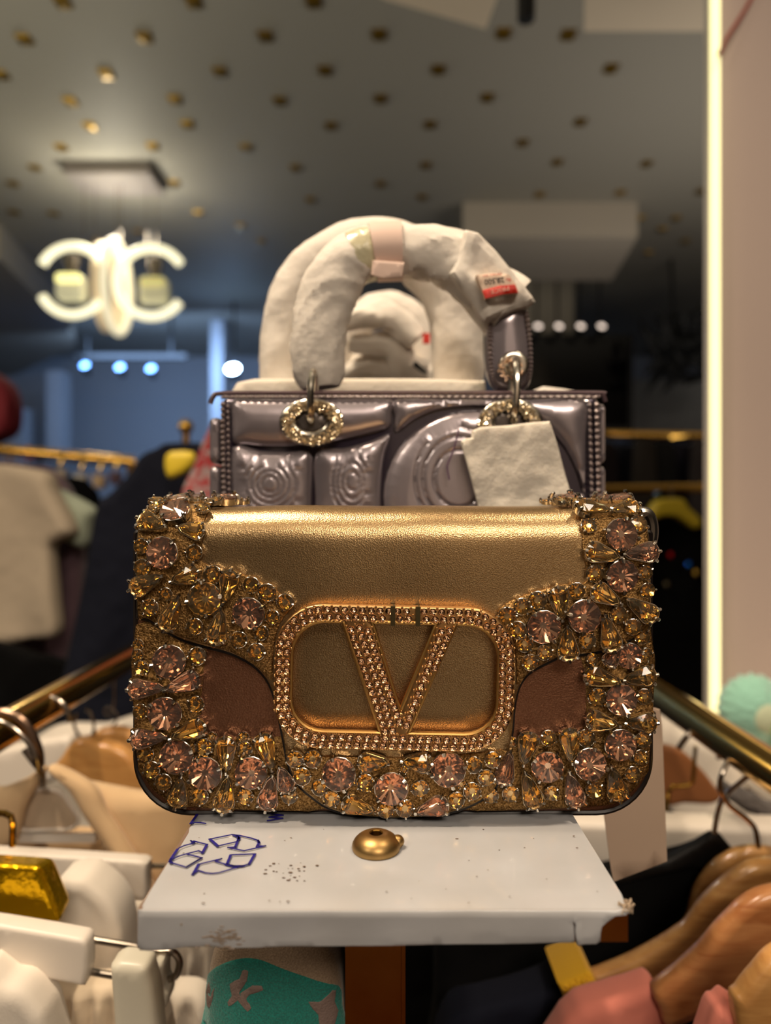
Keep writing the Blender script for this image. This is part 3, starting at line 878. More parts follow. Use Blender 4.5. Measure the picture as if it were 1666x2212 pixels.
# crystals on the roll and the top of the flap
for side, xs in ((0, (318, 352, 384, 415, 448, 478)), (1, (1228, 1256, 1300, 1345, 1370))):
    for j, yy in enumerate((-.002, .009, .019)):
        for i, x in enumerate(xs):
            if j == 0 and (320 < x < 440 or x > 1270): continue
            if (i + j) % 2 and j: xo = 10
            else: xo = 0
            vv = V0 + RR * pi / 2 + yy
            px = x + xo
            if px > 1385 or (side == 0 and px > 470 and j == 0): continue
            xx = (px - CX) / F * Y0
            p = Vector(bend(xx, Y0 - .001, H + vv)); p2 = Vector(bend(xx, Y0 - .002, H + vv))
            big = (i % 3 == 1 and j > 0)
            put_gem('R' if big else 's', 'peach' if big else 'amber', p, (p2 - p) + Vector((rnd.uniform(-.0002, .0002), -.0002, 0)), .0056 if big else .0032, rnd.random() * 6)
            ng += 1

# buckle ----------------------------------------------------------
YK0, YK1 = 0.2600, 0.2650
def tilt_px(L):   # the buckle leans a degree clockwise
    a = radians(1.3); out = []
    for x, y in L:
        dx, dy = x - 852, y - 1465
        out.append((852 + dx * cos(a) - dy * sin(a), 1465 + dx * sin(a) + dy * cos(a)))
    return out
ob, ib = rrect(592, 1309, 1112, 1622, (104, 104, 104, 104), 9), rrect(628, 1345, 1078, 1585, (72, 72, 72, 72), 8)
left_hole = [(700, 1345), (738, 1345), (826, 1585), (700, 1585), (672, 1580), (645, 1562), (629, 1530), (628, 1513), (628, 1420), (636, 1388), (658, 1358)]
mid_hole = [(800, 1345), (941, 1345), (866, 1538)]
right_hole = [(986, 1345), (1006, 1345), (1045, 1356), (1068, 1382), (1078, 1417), (1078, 1513), (1070, 1545), (1047, 1573), (1012, 1585), (884, 1585)]
def qa(cx, cy, r, a0, n=7): return [(cx + r * cos(radians(a0 + 90 * k / n)), cy + r * sin(radians(a0 + 90 * k / n))) for k in range(n + 1)]
right_hole = [(983, 1345)] + qa(1006, 1417, 72, -90) + qa(1006, 1513, 72, 0) + [(884, 1585)]
left_hole = [(738, 1345), (826, 1585)] + qa(700, 1513, 72, 90) + qa(700, 1417, 72, 180)
buckle = pad('buckle', [uv(tilt_px(L), YK0) for L in (ob, left_hole, mid_hole, right_hole)], YK0, YK1, .0008, .0012, [M['buckle']], clutch, sharp=50)
# inner rim
def ring_tube(L, r, Y, name, m, parent):
    pts = [Vector((u, Y, H + v)) for u, v in uv(tilt_px(L), YK0)]
    return MB().tube(pts, r, 8, closed=True).build(name, m, parent)
gb = mat('rim_gold', (200, 156, 92), 0.4, 1.0)
for L in (left_hole, mid_hole, right_hole):
    ring_tube([tuple(p) for p in resample(L, 7)], .0008, YK0 + .0006, 'rim', gb, buckle)
# clasp ribs
for x in (846, 900):
    q = tilt_px([(x, 1330)])[0]
    a = P3(q[0] - 5, q[1] + 21, YK0); b = P3(q[0] + 5, q[1] - 21, YK0)
    MB().box((a.x, YK0 - .0012, a.z), (b.x, YK1, b.z)).build('clasp_rib', mat('grey_brass', (110, 100, 72), 0.35, 1.0), buckle, smooth=False)
# pave stones in two rows round the loop and along the V
rh = mesh_of(gem_round(7, 5, .42), [M['rhine'], M['rhinefoil']])
stone_px = []
def rowpts(L, step):
    P = resample(L, 1.0); s = 0; out = []; last = None
    acc = 0
    for i in range(len(P)):
        d = np.linalg.norm(P[i] - P[i - 1]) if i else 0
        acc += d
        if i == 0 or acc >= step: out.append(tuple(P[i])); acc = 0
    return out
for ins, st in ((11, 19.0), (27, 18.6)):
    for p in rowpts(rrect(592 + ins, 1309 + ins, 1112 - ins, 1622 - ins, 104 - ins, 12), st):
        stone_px.append((p, 8.2))
for (x0, y0, x1, y1) in ((753, 1354, 838, 1588), (771, 1350, 854, 1586), (789, 1356, 868, 1566), (954, 1354, 872, 1590), (972, 1352, 886, 1576)):
    n = 14
    for i in range(n):
        t = (i + .5) / n
        stone_px.append(((x0 + (x1 - x0) * t, y0 + (y1 - y0) * t), 8.0))
for (x0, y0, x1, y1) in ((975, 1354, 880, 1560),):
    for i in range(12):
        t = (i + .3) / 12; stone_px.append(((x0 + (x1 - x0) * t - 1, y0 + (y1 - y0) * t), 5.2))
put = []
for (p, r) in stone_px:
    if 838 < p[0] < 854 and p[1] < 1350 or 892 < p[0] < 908 and p[1] < 1350: continue
    if any((p[0] - q[0]) ** 2 + (p[1] - q[1]) ** 2 < (r + q[2]) ** 2 * .80 for q in put): continue
    put.append((p[0], p[1], r))
beads = MB()
for (x, y, r) in put[:300]:
    q = tilt_px([(x, y)])[0]
    o = bpy.data.objects.new('rhinestone', rh); COL.objects.link(o); o.parent = buckle
    o.scale = (r / F * YK0,) * 3; o.rotation_euler = (pi / 2, rnd.random() * 6, 0)
    w = P3(q[0], q[1], YK0)
    o.location = Vector((w.x, YK0 - .0006, w.z)) - wloc(buckle)
P_ = np.array([(x, y) for x, y, _ in put])
for i in range(1, len(put)):
    for dx, dy in ((9.5, 8), (-9.5, 8), (9.5, -8), (-9.5, -8)):
        c = P_[i] + (dx, dy)
        pts = np.array([c])
        if not inside(pts, [np.array(ob), np.array(left_hole), np.array(mid_hole), np.array(right_hole)])[0]: continue
        if np.min(np.hypot(*(P_ - c).T)) < 9.5: continue
        q = tilt_px([tuple(c)])[0]; w = P3(q[0], q[1], YK0)
        beads.ball((w.x, YK0 - .0003, w.z), .00045, 5)
tag(beads.build('metal_beads', M['buckle'], buckle, fix=False), kind='stuff')
# seat of the buckle

# ------------------------------------------------------------------ the lavender patent handbag
YL = 0.36
lav = empty('handbag', (P3(882, 0, YL).x, .41, ZT), 'lavender-grey patent leather handbag with tissue-wrapped handles standing behind the gold bag', 'handbag')
pad('body', uv(rrect(470, 852, 1303, 1598, (22, 18, 10, 10), 6), YL), YL + .0022, YL + .098, .006, .006, [M['lavdark']], lav)
for (x0, x1, y0) in ((449, 476, 900), (1296, 1313, 870)):      # puffed gussets at the sides
    for (a, b) in ((y0, 1000), (1006, 1190), (1196, 1400), (1406, 1580)):
        pad('side_gusset', uv(rrect(x0, a, x1, b, 10, 4), YL), YL + .0005, YL + .09, .004, .003, [M['lavender']], lav)
def conc(cx, cy, sx, sy, radii, amp, wid=2.6):
    c = ((cx - CX) / F * YL, -(cy - CY) / F * YL)
    def f(u, v, d):
        x = (u - c[0]) * F / YL / sx; y = (v - c[1]) * F / YL / sy
        r = sqrt(x * x + y * y)
        h = 0
        for q in radii: h += math.exp(-((r - q) / wid) ** 2)
        return -amp * h
    return f
def panel(px, smooth=3, disp=None, puff=.0062, sub=None):
    lp = [tuple(p[:2]) for p in cr([(*p, 0) for p in px], smooth)] if smooth else px
    k = min(1.0, 1.0)
    pad('quilt_panel', uv(lp, YL), YL - .0028, YL + .0050, .0075, .0011 if disp else .0022, [M['lavender']], lav,
        disp=(lambda u, v, d: (disp(u, v, d) if disp else 0) + .0011 * min(1, d / .012) + .00035 * N3(u * 50, v * 50)), sharp=60)
panel([(501, 864), (560, 862), (640, 862), (740, 862), (846, 863), (847, 890), (842, 922), (800, 936), (740, 950), (650, 963), (580, 965), (530, 960), (502, 954), (500, 905)])
panel([(501, 966), (560, 973), (620, 976), (672, 974), (675, 1030), (673, 1100), (674, 1190), (590, 1192), (502, 1190), (500, 1080)], disp=conc(585, 1047, 1, 1, (17, 28, 40, 53, 66), .0007, 2.4))
panel([(681, 974), (740, 968), (800, 952), (845, 936), (832, 980), (824, 1040), (824, 1110), (832, 1190), (760, 1192), (682, 1190), (680, 1080)], disp=conc(762, 1040, .62, 1, (20, 38, 54, 70), .0007, 2.4))
panel(ell(1030, 1072, 203, 186, 44), 0, disp=conc(990, 1035, .85, 1, (62, 90, 110), .0009, 2.8))
panel([(853, 864), (940, 862), (1040, 862), (1150, 862), (1264, 863), (1267, 940), (1266, 1040), (1262, 1064), (1248, 1020), (1222, 968), (1180, 925), (1130, 898), (1080, 883), (1020, 878), (950, 885), (900, 905), (856, 934), (852, 900)])
panel([(1250, 1072), (1266, 1078), (1266, 1190), (1240, 1190), (1243, 1120)])
# binding with cord stitching
MB().tube(cr([P3(x, y, YL + .001) for x, y in ((455, 872), (462, 856), (480, 850), (600, 849), (850, 849), (1100, 849), (1290, 849), (1303, 854), (1308, 868))], 5, False), .0012, 8).build('top_piping', mat('mauve_piping', (100, 80, 86), 0.3, .4, coat=1), lav)
st = MB()
def stitches(p0, p1, n, r, yy=YL - .0012, slant=0.0):
    a, b = P3(*p0, yy), P3(*p1, yy)
    for i in range(n):
        t0, t1 = (i + .06) / n, (i + .94) / n
        p, q = a.lerp(b, t0), a.lerp(b, t1); m = (p + q) / 2 + Vector((0, -.0006, 0))
        s_ = Vector((slant * .0006, 0, slant * .0004))
        st.tube([p - s_, m, q + s_], [r * .6, r, r * .6], 6)
stitches((478, 858), (1296, 858), 52, .0009, slant=.6)
stitches((482, 868), (487, 1180), 26, .0014, slant=.5); stitches((493, 872), (497, 1180), 24, .0010, slant=.5)
stitches((1274, 868), (1282, 1180), 22, .0010, slant=.5); stitches((1289, 868), (1296, 1180), 22, .0015, slant=.5)
tag(st.build('cord_stitching', M['stitch'], lav, fix=False), kind='stuff')
# crystal-set eyelets
def eyelet(cx, cy, rx, ry, hx, hy, label):
    e = pad('eyelet', [uv(ell(cx, cy, rx, ry, 36), YL), uv(ell(cx - 2, cy - 2, hx, hy, 30), YL)], YL - .0062, YL - .0036, .0022, .0016, [M['silver']], lav)
    pad('hole_plate', uv(ell(cx - 2, cy - 2, hx + 2, hy + 2, 24), YL), YL - .0040, YL - .0030, .0004, .003, [mat('grey_plate', (96, 88, 84), .35, .6)], e)
    mb = MB(); n = 0
    for i in range(520):
        a = rnd.uniform(0, 2 * pi); t = sqrt(rnd.random()) * .84 + .08
        x = cx + cos(a) * (hx + (rx - hx) * t); y = cy + sin(a) * (hy + (ry - hy) * t)
        d = sin(pi * t)
        c = P3(x, y, YL - .0063 - .0003 * d)
        s = rnd.uniform(.0006, .0009)
        mb.lathe([(s, .0), (s * .55, -s * .6), (1e-6, -s * .7)], c, n=5, axis='Y', M=Matrix.Rotation(rnd.uniform(-.4, .4), 3, 'X') @ Matrix.Rotation(rnd.uniform(-.4, .4), 3, 'Z'))
    tag(mb.build('pave_stones', mat('clear_stone', (225, 205, 170), 0.06, .8, coat=1), e, smooth=False, fix=False), kind='stuff')
    return e
eyelet(675, 914, 69, 50, 33, 22, '')
eyelet(1100, 914, 69, 50, 33, 22, '')

def mix_wob(seed, a1=.06, f1=26, a2=.05):
    def w(t, ang, P):
        q = Vector((P.x * f1 * 2 + cos(ang) * .9 + seed, P.z * f1 * 2 + sin(ang) * .9, ang * .4))
        v = noise.noise(q)
        cr_ = 1 - abs(noise.noise(Vector((P.x * 55 + cos(ang) * 1.2, P.z * 55 + seed + sin(ang) * 1.2, P.y * 40))))
        return a1 * v * 1.6 + a2 * (max(0, cr_ - .72) * 4.5 - .3)
    return w
# rear handle, fully wrapped
YR = .437
rear = cr([P3(x, y, YR) for x, y in ((607, 880), (606, 790), (608, 720), (628, 645), (672, 585), (740, 545), (820, 530), (900, 560), (962, 630), (985, 700), (988, 780), (990, 880))], 7, False)
MB().tube(rear, [.0125, .0125, .0125, .0135, .0150, .0160, .0165, .0165, .0160, .0155, .0158, .0158], 28, wob=mix_wob(3), flat=.8).build('rear_handle_wrap', M['tissue'], lav, sharp=26)
# front handle in tissue
YH = .372
front = cr([P3(x, y, YH) for x, y in ((694, 838), (690, 800), (688, 740), (694, 680), (714, 620), (750, 570), (800, 548), (850, 543), (900, 543), (955, 552), (1005, 582), (1050, 628), (1098, 668))], 8, False)
MB().tube(front, [.0098, .0134, .0148, .0147, .0148, .0138, .0134, .0132, .0138, .0144, .0147, .0152, .0170], 32, wob=mix_wob(9, .07, 24, .07), flat=.75).build('front_handle_wrap', M['tissue'], lav, sharp=24)
# open paper end on the right, over the strap tab
fl = [(985, 560), (1004, 492), (1035, 500), (1075, 540), (1115, 590), (1148, 632), (1160, 648), (1140, 664), (1118, 668), (1085, 682), (1052, 698), (1040, 690), (1015, 650), (985, 615), (970, 590)]
pad('paper_end', uv(fl, YH - .012), YH - .0145, YH - .003, .006, .0020, [M['tissue']], lav, disp=lambda u, v, d: .0018 * N3(u * 70, v * 70 + 2) * min(1, d / .003) + .0012 * max(0, 1 - 8 * abs(N3(u * 38 + 1, v * 20))) * min(1, d / .003), sharp=25)
# tape and paper band on top of the front handle
def band(path, i0, i1, r, m, name, sl=.75):
    MB().tube(path[i0:i1], r, 28, flat=sl).build(name, m, lav)
k = [i for i, p in enumerate(front) if P3(806, 0, YH).x < p[0] < P3(872, 0, YH).x and p[2] > H + .11]
band(front, k[0], k[-1] + 1, .0152, M['pinktape'], 'paper_band', .82)
k2 = [i for i, p in enumerate(front) if P3(764, 0, YH).x < p[0] < P3(812, 0, YH).x and p[2] > H + .10]
band(front, k2[0], k2[-1] + 1, .0141, M['cleartape'], 'tape_wrap')
pad('band_tail', uv([(806, 580), (872, 585), (868, 616), (830, 619), (803, 612)], YH), YH - .013, YH - .0115, .0006, .002, [M['pinktape']], lav)
# bare strap tab on the right with stitched edges
tab = [(1060, 672), (1132, 640), (1146, 700), (1153, 760), (1153, 800), (1146, 828), (1130, 842), (1103, 848), (1075, 842), (1060, 826), (1052, 798), (1051, 740), (1054, 700)]
tabo = pad('strap_tab', uv([tuple(p[:2]) for p in cr([(*p, 0) for p in tab], 3)], YH - .006), YH - .006, YH + .002, .0035, .002, [M['lavender']], lav, disp=lambda u, v, d: .002 * min(1, max(0, d - .003) / .006))
ts = MB()
tb = [P3(x, y, YH - .0062) for x, y in ((1136, 672), (1143, 720), (1146, 770), (1143, 812), (1128, 832), (1103, 838), (1080, 833), (1066, 818), (1060, 780), (1059, 730), (1060, 700))]
tb = cr(tb, 5, False)
for p, q in zip(tb[:-1], tb[1:]):
    p, q = Vector(p), Vector(q); ts.tube([p, (p + q) / 2 + Vector((0, -.0006, 0)), q], [.0008, .0014, .0008], 6)
tag(ts.build('tab_stitching', M['stitch'], lav, fix=False), kind='stuff')
e2 = pad('tab_eyelet', [uv(ell(1103, 797, 32, 30, 28), YH), uv(ell(1101, 797, 9, 13, 16), YH)], YH - .0112, YH - .0085, .002, .0014, [M['silver']], lav)
mb = MB()
for i in range(130):
    a = rnd.uniform(0, 2 * pi); t = rnd.uniform(.1, .9)
    c = P3(1103 + cos(a) * (11 + 20 * t), 797 + sin(a) * (13 + 16 * t), YH - .0112)
    s = rnd.uniform(.0004, .0006); mb.lathe([(s, .0), (s * .5, -s * .6), (1e-6, -s * .7)], c, n=5, axis='Y')
tag(mb.build('pave_stones', M['rhinefoil'], e2, smooth=False, fix=False), kind='stuff')
# metal links between handle and body (flat rings seen edge-on)
for (cx, y0, y1, YY) in ((677, 805, 914, YL), (1107, 782, 917, YL)):
    c0 = P3(cx, y0, YY); c1 = P3(cx, y1, YY); cz = (c0.z + c1.z) / 2; rz = (c0.z - c1.z) / 2; ry = .0085
    pts = [Vector((c0.x + .0006 * sin(a), YY - .0035 + ry * cos(a), cz + rz * sin(a))) for a in [2 * pi * k / 28 for k in range(28)]]
    MB().tube(pts, .0019, 10, closed=True, up=(1, 0, 0)).build('metal_link', M['silver'], lav)
# price sticker
stk = [(1030, 597), (1090, 590), (1108, 606), (1118, 632), (1084, 637), (1050, 643)]
pad('price_sticker', uv([(1029, 594), (1062, 590), (1100, 592), (1114, 612), (1121, 631), (1087, 634), (1049, 644), (1040, 620)], YH - .0195), YH - .0195, YH - .0150, .0003, .002, [mat('sticker_paper', (232, 205, 182), .6)], lav)
pad('red_print_band', uv([(1042, 627), (1080, 617), (1113, 614), (1120, 632), (1087, 635), (1049, 645)], YH - .02), YH - .0199, YH - .0190, .0002, .002, [M['red']], lav)
def text(name, s, px, py, Y, hpx, ang, m, parent, xs=1.0):
    cu = bpy.data.curves.new(name, 'FONT'); cu.body = s; cu.size = 1; cu.extrude = .02; cu.align_x = 'CENTER'; cu.align_y = 'CENTER'
    o = bpy.data.objects.new(name, cu); COL.objects.link(o)
    bpy.context.view_layer.update()
    me = bpy.data.meshes.new_from_object(o.evaluated_get(bpy.context.evaluated_depsgraph_get()))
    bpy.data.objects.remove(o)
    me.materials.clear(); me.materials.append(m)
    o = bpy.data.objects.new(name, me); COL.objects.link(o)
    h = hpx / F * Y / .72
    o.matrix_world = Matrix.Identity(4)
    o.parent = parent; o.scale = (h * xs, h, h)
    o.rotation_euler = (Matrix.Rotation(pi / 2, 3, 'X') @ Matrix.Rotation(ang, 3, 'Z')).to_euler()
    o.location = P3(px, py, Y) - (wloc(parent) if parent else Vector())
    return o
text('price_word', 'PRICE', 1080, 626, YH - .0202, 9.5, radians(180 + 12), mat('pale_print', (250, 190, 170), .6), lav, 1.25)
text('handwritten_price', '28,500', 1068, 606, YH - .0198, 11, radians(180 + 8), M['black'], lav, 1.05)
text('currency_sign', 'Rs', 1099, 604, YH - .0198, 7, radians(180 + 8), M['red'], lav)
text('small_red_print', 'MRP INCL TAX', 1064, 593, YH - .0198, 4, radians(180 + 7), M['red'], lav, 1.1)

# loose foam sheets and tissue
fo = pad('foam_sheet', uv([(1011, 938), (1030, 930), (1081, 927), (1138, 920), (1173, 918), (1192, 973), (1221, 1084), (1240, 1190), (1030, 1195), (1026, 1097), (1011, 1040), (989, 960), (1000, 953), (1011, 952)], YL), .344, .3475, .0016, .0028, [M['foam']],
         disp=lambda u, v, d: .0012 * N3(u * 60, v * 60) + .0008 * N3(u * 200, v * 200))
tag(fo, 'square white foam sheet hanging over the right ring of the lavender handbag', 'foam sheet')
f2 = pad('packing_foam', uv([(512, 826), (548, 818), (700, 817), (900, 817), (1049, 822), (1051, 850), (1050, 900), (508, 900), (500, 845)], .40), .398, .428, .003, .005, [M['foam']], warp=lambda x, y, z: (x, y, z))
tag(f2, 'long white foam block lying across the open top of the lavender handbag', 'packing foam')
f3 = pad('paper_wad', uv([(1150, 846), (1170, 838), (1215, 842), (1262, 852), (1262, 900), (1150, 900)], .43), .42, .45, .006, .004, [M['tissue']], disp=lambda u, v, d: .002 * N3(u * 90, v * 90))
tag(f3, 'white paper stuffing peeping out at the right end of the lavender handbag', 'packing paper')
tag(MB().tube(cr([P3(x, y, .351) for x, y in ((991, 928), (985, 955), (975, 985), (967, 1005), (968, 1020), (971, 1036))], 4, False), .0004, 6).build('thread', mat('purple_thread', (90, 60, 90), .6)),
    'fine purple thread on the quilted front of the lavender handbag', 'thread')
# a third wrapped handle and tissue wads further back
hb = empty('wrapped_handbag', P3(830, 1100, .56), 'white tissue-wrapped handle with a red mark seen through the arch of the lavender bag', 'handbag')
hb.location.z = ZT
hp = cr([P3(x, y, .55) for x, y in ((740, 900), (740, 760), (770, 700), (830, 665), (890, 690), (920, 760), (925, 840), (926, 900))], 6, False)
MB().tube(hp, .0125, 20, wob=mix_wob(21, .1, 22, .08), flat=.8).build('handle', M['tissue'], hb, sharp=26)
pad('body', uv(rrect(650, 846, 1030, 1428, 20, 4), .55), .535, .60, .01, .02, [M['tissue']], hb)
for i, pts in enumerate([[(745, 700), (800, 682), (850, 690), (900, 735)], [(755, 740), (800, 745), (850, 750), (880, 790), (925, 800)], [(740, 815), (800, 790), (870, 800), (925, 820)], [(760, 775), (790, 800), (760, 830)]]):
    MB().tube(cr([P3(x, y, .515 + .01 * i) for x, y in pts], 6, False), [.006, .0095, .011, .008], 18, wob=mix_wob(40 + i, .16, 40, .1), flat=.8).build('tissue_wad', M['tissue'], hb, sharp=26)
mb = MB(); mb.box(tuple(P3(914, 741, .506)), tuple(P3(929, 722, .509))); mb.build('red_mark', M['red'], hb, smooth=False)
pad('black_mark', uv([(893, 782), (900, 782), (925, 806), (915, 808), (893, 792)], .505), .503, .505, .0005, .003, [M['black']], hb)

# ------------------------------------------------------------------ clothes rails
def rail(name, path, r, label, posts, group=None):
    e = empty(name, (posts[0][0], posts[0][1], 0.0), label, 'clothes rail', group)
    MB().tube(path, r, 24).build('tube', M['gold'], e)
    for p in posts:
        MB().tube([(p[0], p[1], 0.004), p], r * .9, 16).build('post', M['gold'], e)
        MB().lathe([(.05, 0.0), (.05, .006), (.014, .012)], (p[0], p[1], 0.0), n=20).build('foot', M['gold'], e)
    return e
LX, LZ = -.262, H - .149
rail('garment_rail', [(LX, .10, LZ), (LX, .96, LZ)], .0125, 'polished gold clothes rail running back along the left side', [(LX, .11, LZ), (LX, .95, LZ)])
RX, RZ = .236, H - .158
rail('garment_rail', [(RX, .10, RZ), (RX, 1.30, RZ)], .0125, 'polished gold clothes rail running back along the right side', [(RX, .11, RZ), (RX, 1.29, RZ)])
for (x, zz, yy) in ((LX, LZ, .62), (RX, RZ, .60)): pass

def hookpath(name, pts, Y, r, m, parent, dy=None, n=6):
    pp = []
    for i, q in enumerate(pts):
        yy = Y + (q[2] if len(q) > 2 else 0)
        pp.append(P3(q[0], q[1], yy))
    return MB().tube(cr(pp, n, False), r, 10).build(name, m, parent)
def fold(a, f, g=0.0, s=0.0):
    def w(u, v, d):
        k = min(1, d / .01)
        return k * (a * sin(u * f + 3 * N3(u * 8 + s, v * 6)) + a * .8 * N3(u * f * .35 + s, v * f * .12) + g * N3(u * 60, v * 60 + s))
    return w
def sm(px, n=4): return [tuple(p[:2]) for p in cr([(*p, 0) for p in px], n)]
def sheet(name, px, Y, th, m, label=None, cat=None, parent=None, group=None, step=None, fd=None, r=None, smooth=0, sharp=50):
    px = sm(px, smooth) if smooth else px
    step = step or Y * 14 / F
    o = pad(name, uv(px, Y - th / 2), Y - th / 2, Y + th / 2, r or min(th * .45, .0055 * max(1, Y / .45)), step, [m], parent, disp=fd, sharp=sharp)
    if label: tag(o, label, cat, group)
    return o

# ---- right side: wooden hangers and what hangs on them
def wooden(px, Y, th, m, label, hook=None, holes=(), parts=None, step=7):
    e = empty('wooden_hanger', P3(px[0][0], px[0][1], Y), label, 'hanger')
    pad('hanger_body', uv(sm(px, 3), Y - th / 2), Y - th / 2, Y + th / 2, min(.0045, th * .45), Y * step / F, [m], e, sharp=60)
    if hook: hookpath('hook', hook[0], hook[1], .0017, M['wirem'], e)
    for (x, y, r) in holes:
        c = P3(x, y, Y - th / 2)
        MB().lathe([(r, 0.0), (r * .6, -.0006), (r * .25, .0005), (1e-6, .0005)], c, n=14, axis='Y').build('screw', M['brass'], e)
    return e
wooden([(1283, 2115), (1358, 2081), (1423, 2047), (1483, 2008), (1505, 1935), (1530, 1892), (1560, 1862), (1600, 1840), (1640, 1834), (1690, 1840), (1740, 1862), (1800, 1930), (1900, 2030), (2050, 2110), (2045, 2150), (1900, 2120), (1780, 2060), (1700, 1985), (1640, 1960), (1580, 1985), (1520, 2060), (1440, 2120), (1300, 2160)], .47, .011, M['wood'],
       'back wooden hanger of the curved row at lower right, its hook over the gold rail', hook=([(1604, 1618, .012), (1577, 1640, .0), (1559, 1676, -.006), (1557, 1705, -.004), (1575, 1738), (1612, 1768), (1632, 1792), (1639, 1838)], .468))
wooden([(1281, 2116), (1300, 2105), (1358, 2081), (1423, 2047), (1483, 2008), (1503, 1985), (1521, 1960), (1564, 1915), (1616, 1878), (1666, 1864), (1720, 1868), (1790, 1890), (1860, 1960), (1960, 2060), (2080, 2130), (2070, 2180), (1900, 2150), (1760, 2080), (1690, 2030), (1620, 2050), (1560, 2100), (1480, 2150), (1400, 2180), (1307, 2165)], .425, .012, M['wood'],
       'wooden hanger with a small screw and yellow cuff on its arm at lower right', holes=[(1505, 2056, .0022)])
wooden([(1418, 2150), (1470, 2105), (1521, 2059), (1548, 2028), (1573, 2000), (1620, 1955), (1666, 1932), (1730, 1925), (1800, 1945), (1870, 2010), (1960, 2100), (2080, 2180), (2070, 2240), (1900, 2200), (1800, 2150), (1700, 2120), (1600, 2170), (1520, 2205), (1450, 2230), (1430, 2190)], .38, .013, M['wood2'],
       'reddish wooden hanger carrying a salmon pink top at lower right')
wooden([(1594, 2178), (1608, 2155), (1622, 2135), (1645, 2108), (1680, 2070), (1740, 2040), (1800, 2040), (1860, 2090), (1950, 2190), (1940, 2260), (1800, 2230), (1700, 2260), (1620, 2290)], .33, .013, M['wood3'],
       'pale wooden hanger tip in the bottom right corner of the picture')
bh = empty('black_hanger', P3(1543, 1797, .485), 'black plastic hanger with a steel hook on the right-hand rail', 'hanger')
pad('hanger_body', [uv([(1250, 1905), (1300, 1890), (1380, 1868), (1444, 1850), (1500, 1818), (1535, 1797), (1552, 1797), (1578, 1828), (1620, 1856), (1700, 1885), (1705, 1902), (1600, 1885), (1540, 1868), (1480, 1872), (1400, 1888), (1255, 1925)], .485)], .481, .489, .0018, .004, [M['darkmetal']], bh)
hookpath('hook', [(1662, 1642, -.02), (1640, 1652, -.016), (1612, 1680, -.01), (1578, 1708), (1560, 1730), (1550, 1760), (1543, 1800)], .47, .0017, M['wirem'], bh)
hk = empty('bare_hook', P3(1500, 1600, .53), 'dark steel hook with a ball tip over the right-hand rail beside the gold bag', 'hook')
hookpath('wire', [(1532, 1566, .004), (1512, 1566, 0), (1490, 1585, -.006), (1474, 1605, -.006), (1466, 1618, -.006)], .532, .0022, M['wirem'], hk)
hookpath('shank', [(1532, 1566, .012), (1548, 1580, .024), (1556, 1610, .026), (1552, 1640, .026)], .532, .0018, M['wirem'], hk)
# garments at lower right
def garment(px, Y, th, m, label, cat, a=.004, f=120, s=0.0, smooth=3, name='garment', step=None, group=None):
    return sheet(name, px, Y, th, m, label, cat, fd=fold(a, f, a * .25, s), smooth=smooth, step=step or Y * 12 / F, group=group)
cf = empty('sweatshirt', P3(1250, 2150, .435), 'dark navy sweatshirt with a yellow ribbed cuff hanging on a wooden hanger', 'sweatshirt')
pad('sleeve', uv(sm([(1214, 2128), (1190, 2140), (1120, 2165), (1040, 2185), (975, 2205), (940, 2300), (960, 2420), (1320, 2420), (1290, 2250), (1262, 2195)], 3), .42), .42, .45, .006, .004, [M['navy']], cf, disp=fold(.002, 90, .0006))
pad('cuff', uv([(1208, 2132), (1240, 2117), (1272, 2104), (1284, 2112), (1298, 2140), (1307, 2166), (1275, 2182), (1240, 2198), (1222, 2165)], .406), .406, .446, .004, .0016, [M['yellowrib']], cf,
    disp=lambda u, v, d: .0009 * sin((u * .4 + v) * 2200) * min(1, d / .002))
garment([(1225, 2212), (1319, 2165), (1370, 2150), (1412, 2136), (1428, 2146), (1445, 2175), (1462, 2215), (1500, 2420), (1150, 2420)], .39, .022, M['pink'], 'salmon pink top hanging over the reddish wooden hanger', 'top', .0015, 80, 2.0, name='knit_top')
garment([(1547, 2212), (1570, 2190), (1586, 2177), (1602, 2185), (1616, 2215), (1640, 2420), (1500, 2420)], .34, .02, M['pink'], 'small corner of a second salmon pink top in the bottom right corner', 'top', .0012, 80, 5.0, name='knit_top')
garment([(960, 1960), (1100, 1930), (1245, 1915), (1400, 1885), (1500, 1862), (1545, 1850), (1610, 1880), (1720, 1920), (1760, 2100), (1760, 3000), (920, 3000), (940, 2200)], .50, .03, M['blackcloth'], 'black garment on the black plastic hanger behind the white shelf board', 'dress', .004, 60, 1.0, name='black_dress')
garment([(735, 1990), (900, 1960), (1100, 1900), (1300, 1870), (1420, 1860), (1500, 1900), (1500, 2700), (700, 2700)], .60, .03, M['blackcloth'], 'black clothes filling the gap right of the copper post', 'dress', .004, 50, 3.0, name='black_dress')
garment([(1180, 1800), (1310, 1795), (1500, 1800), (1500, 2500), (1130, 2500)], .66, .03, M['blackcloth'], 'black coat further back on the right rail behind the hanging tag', 'coat', .004, 50, 4.0, name='black_coat')
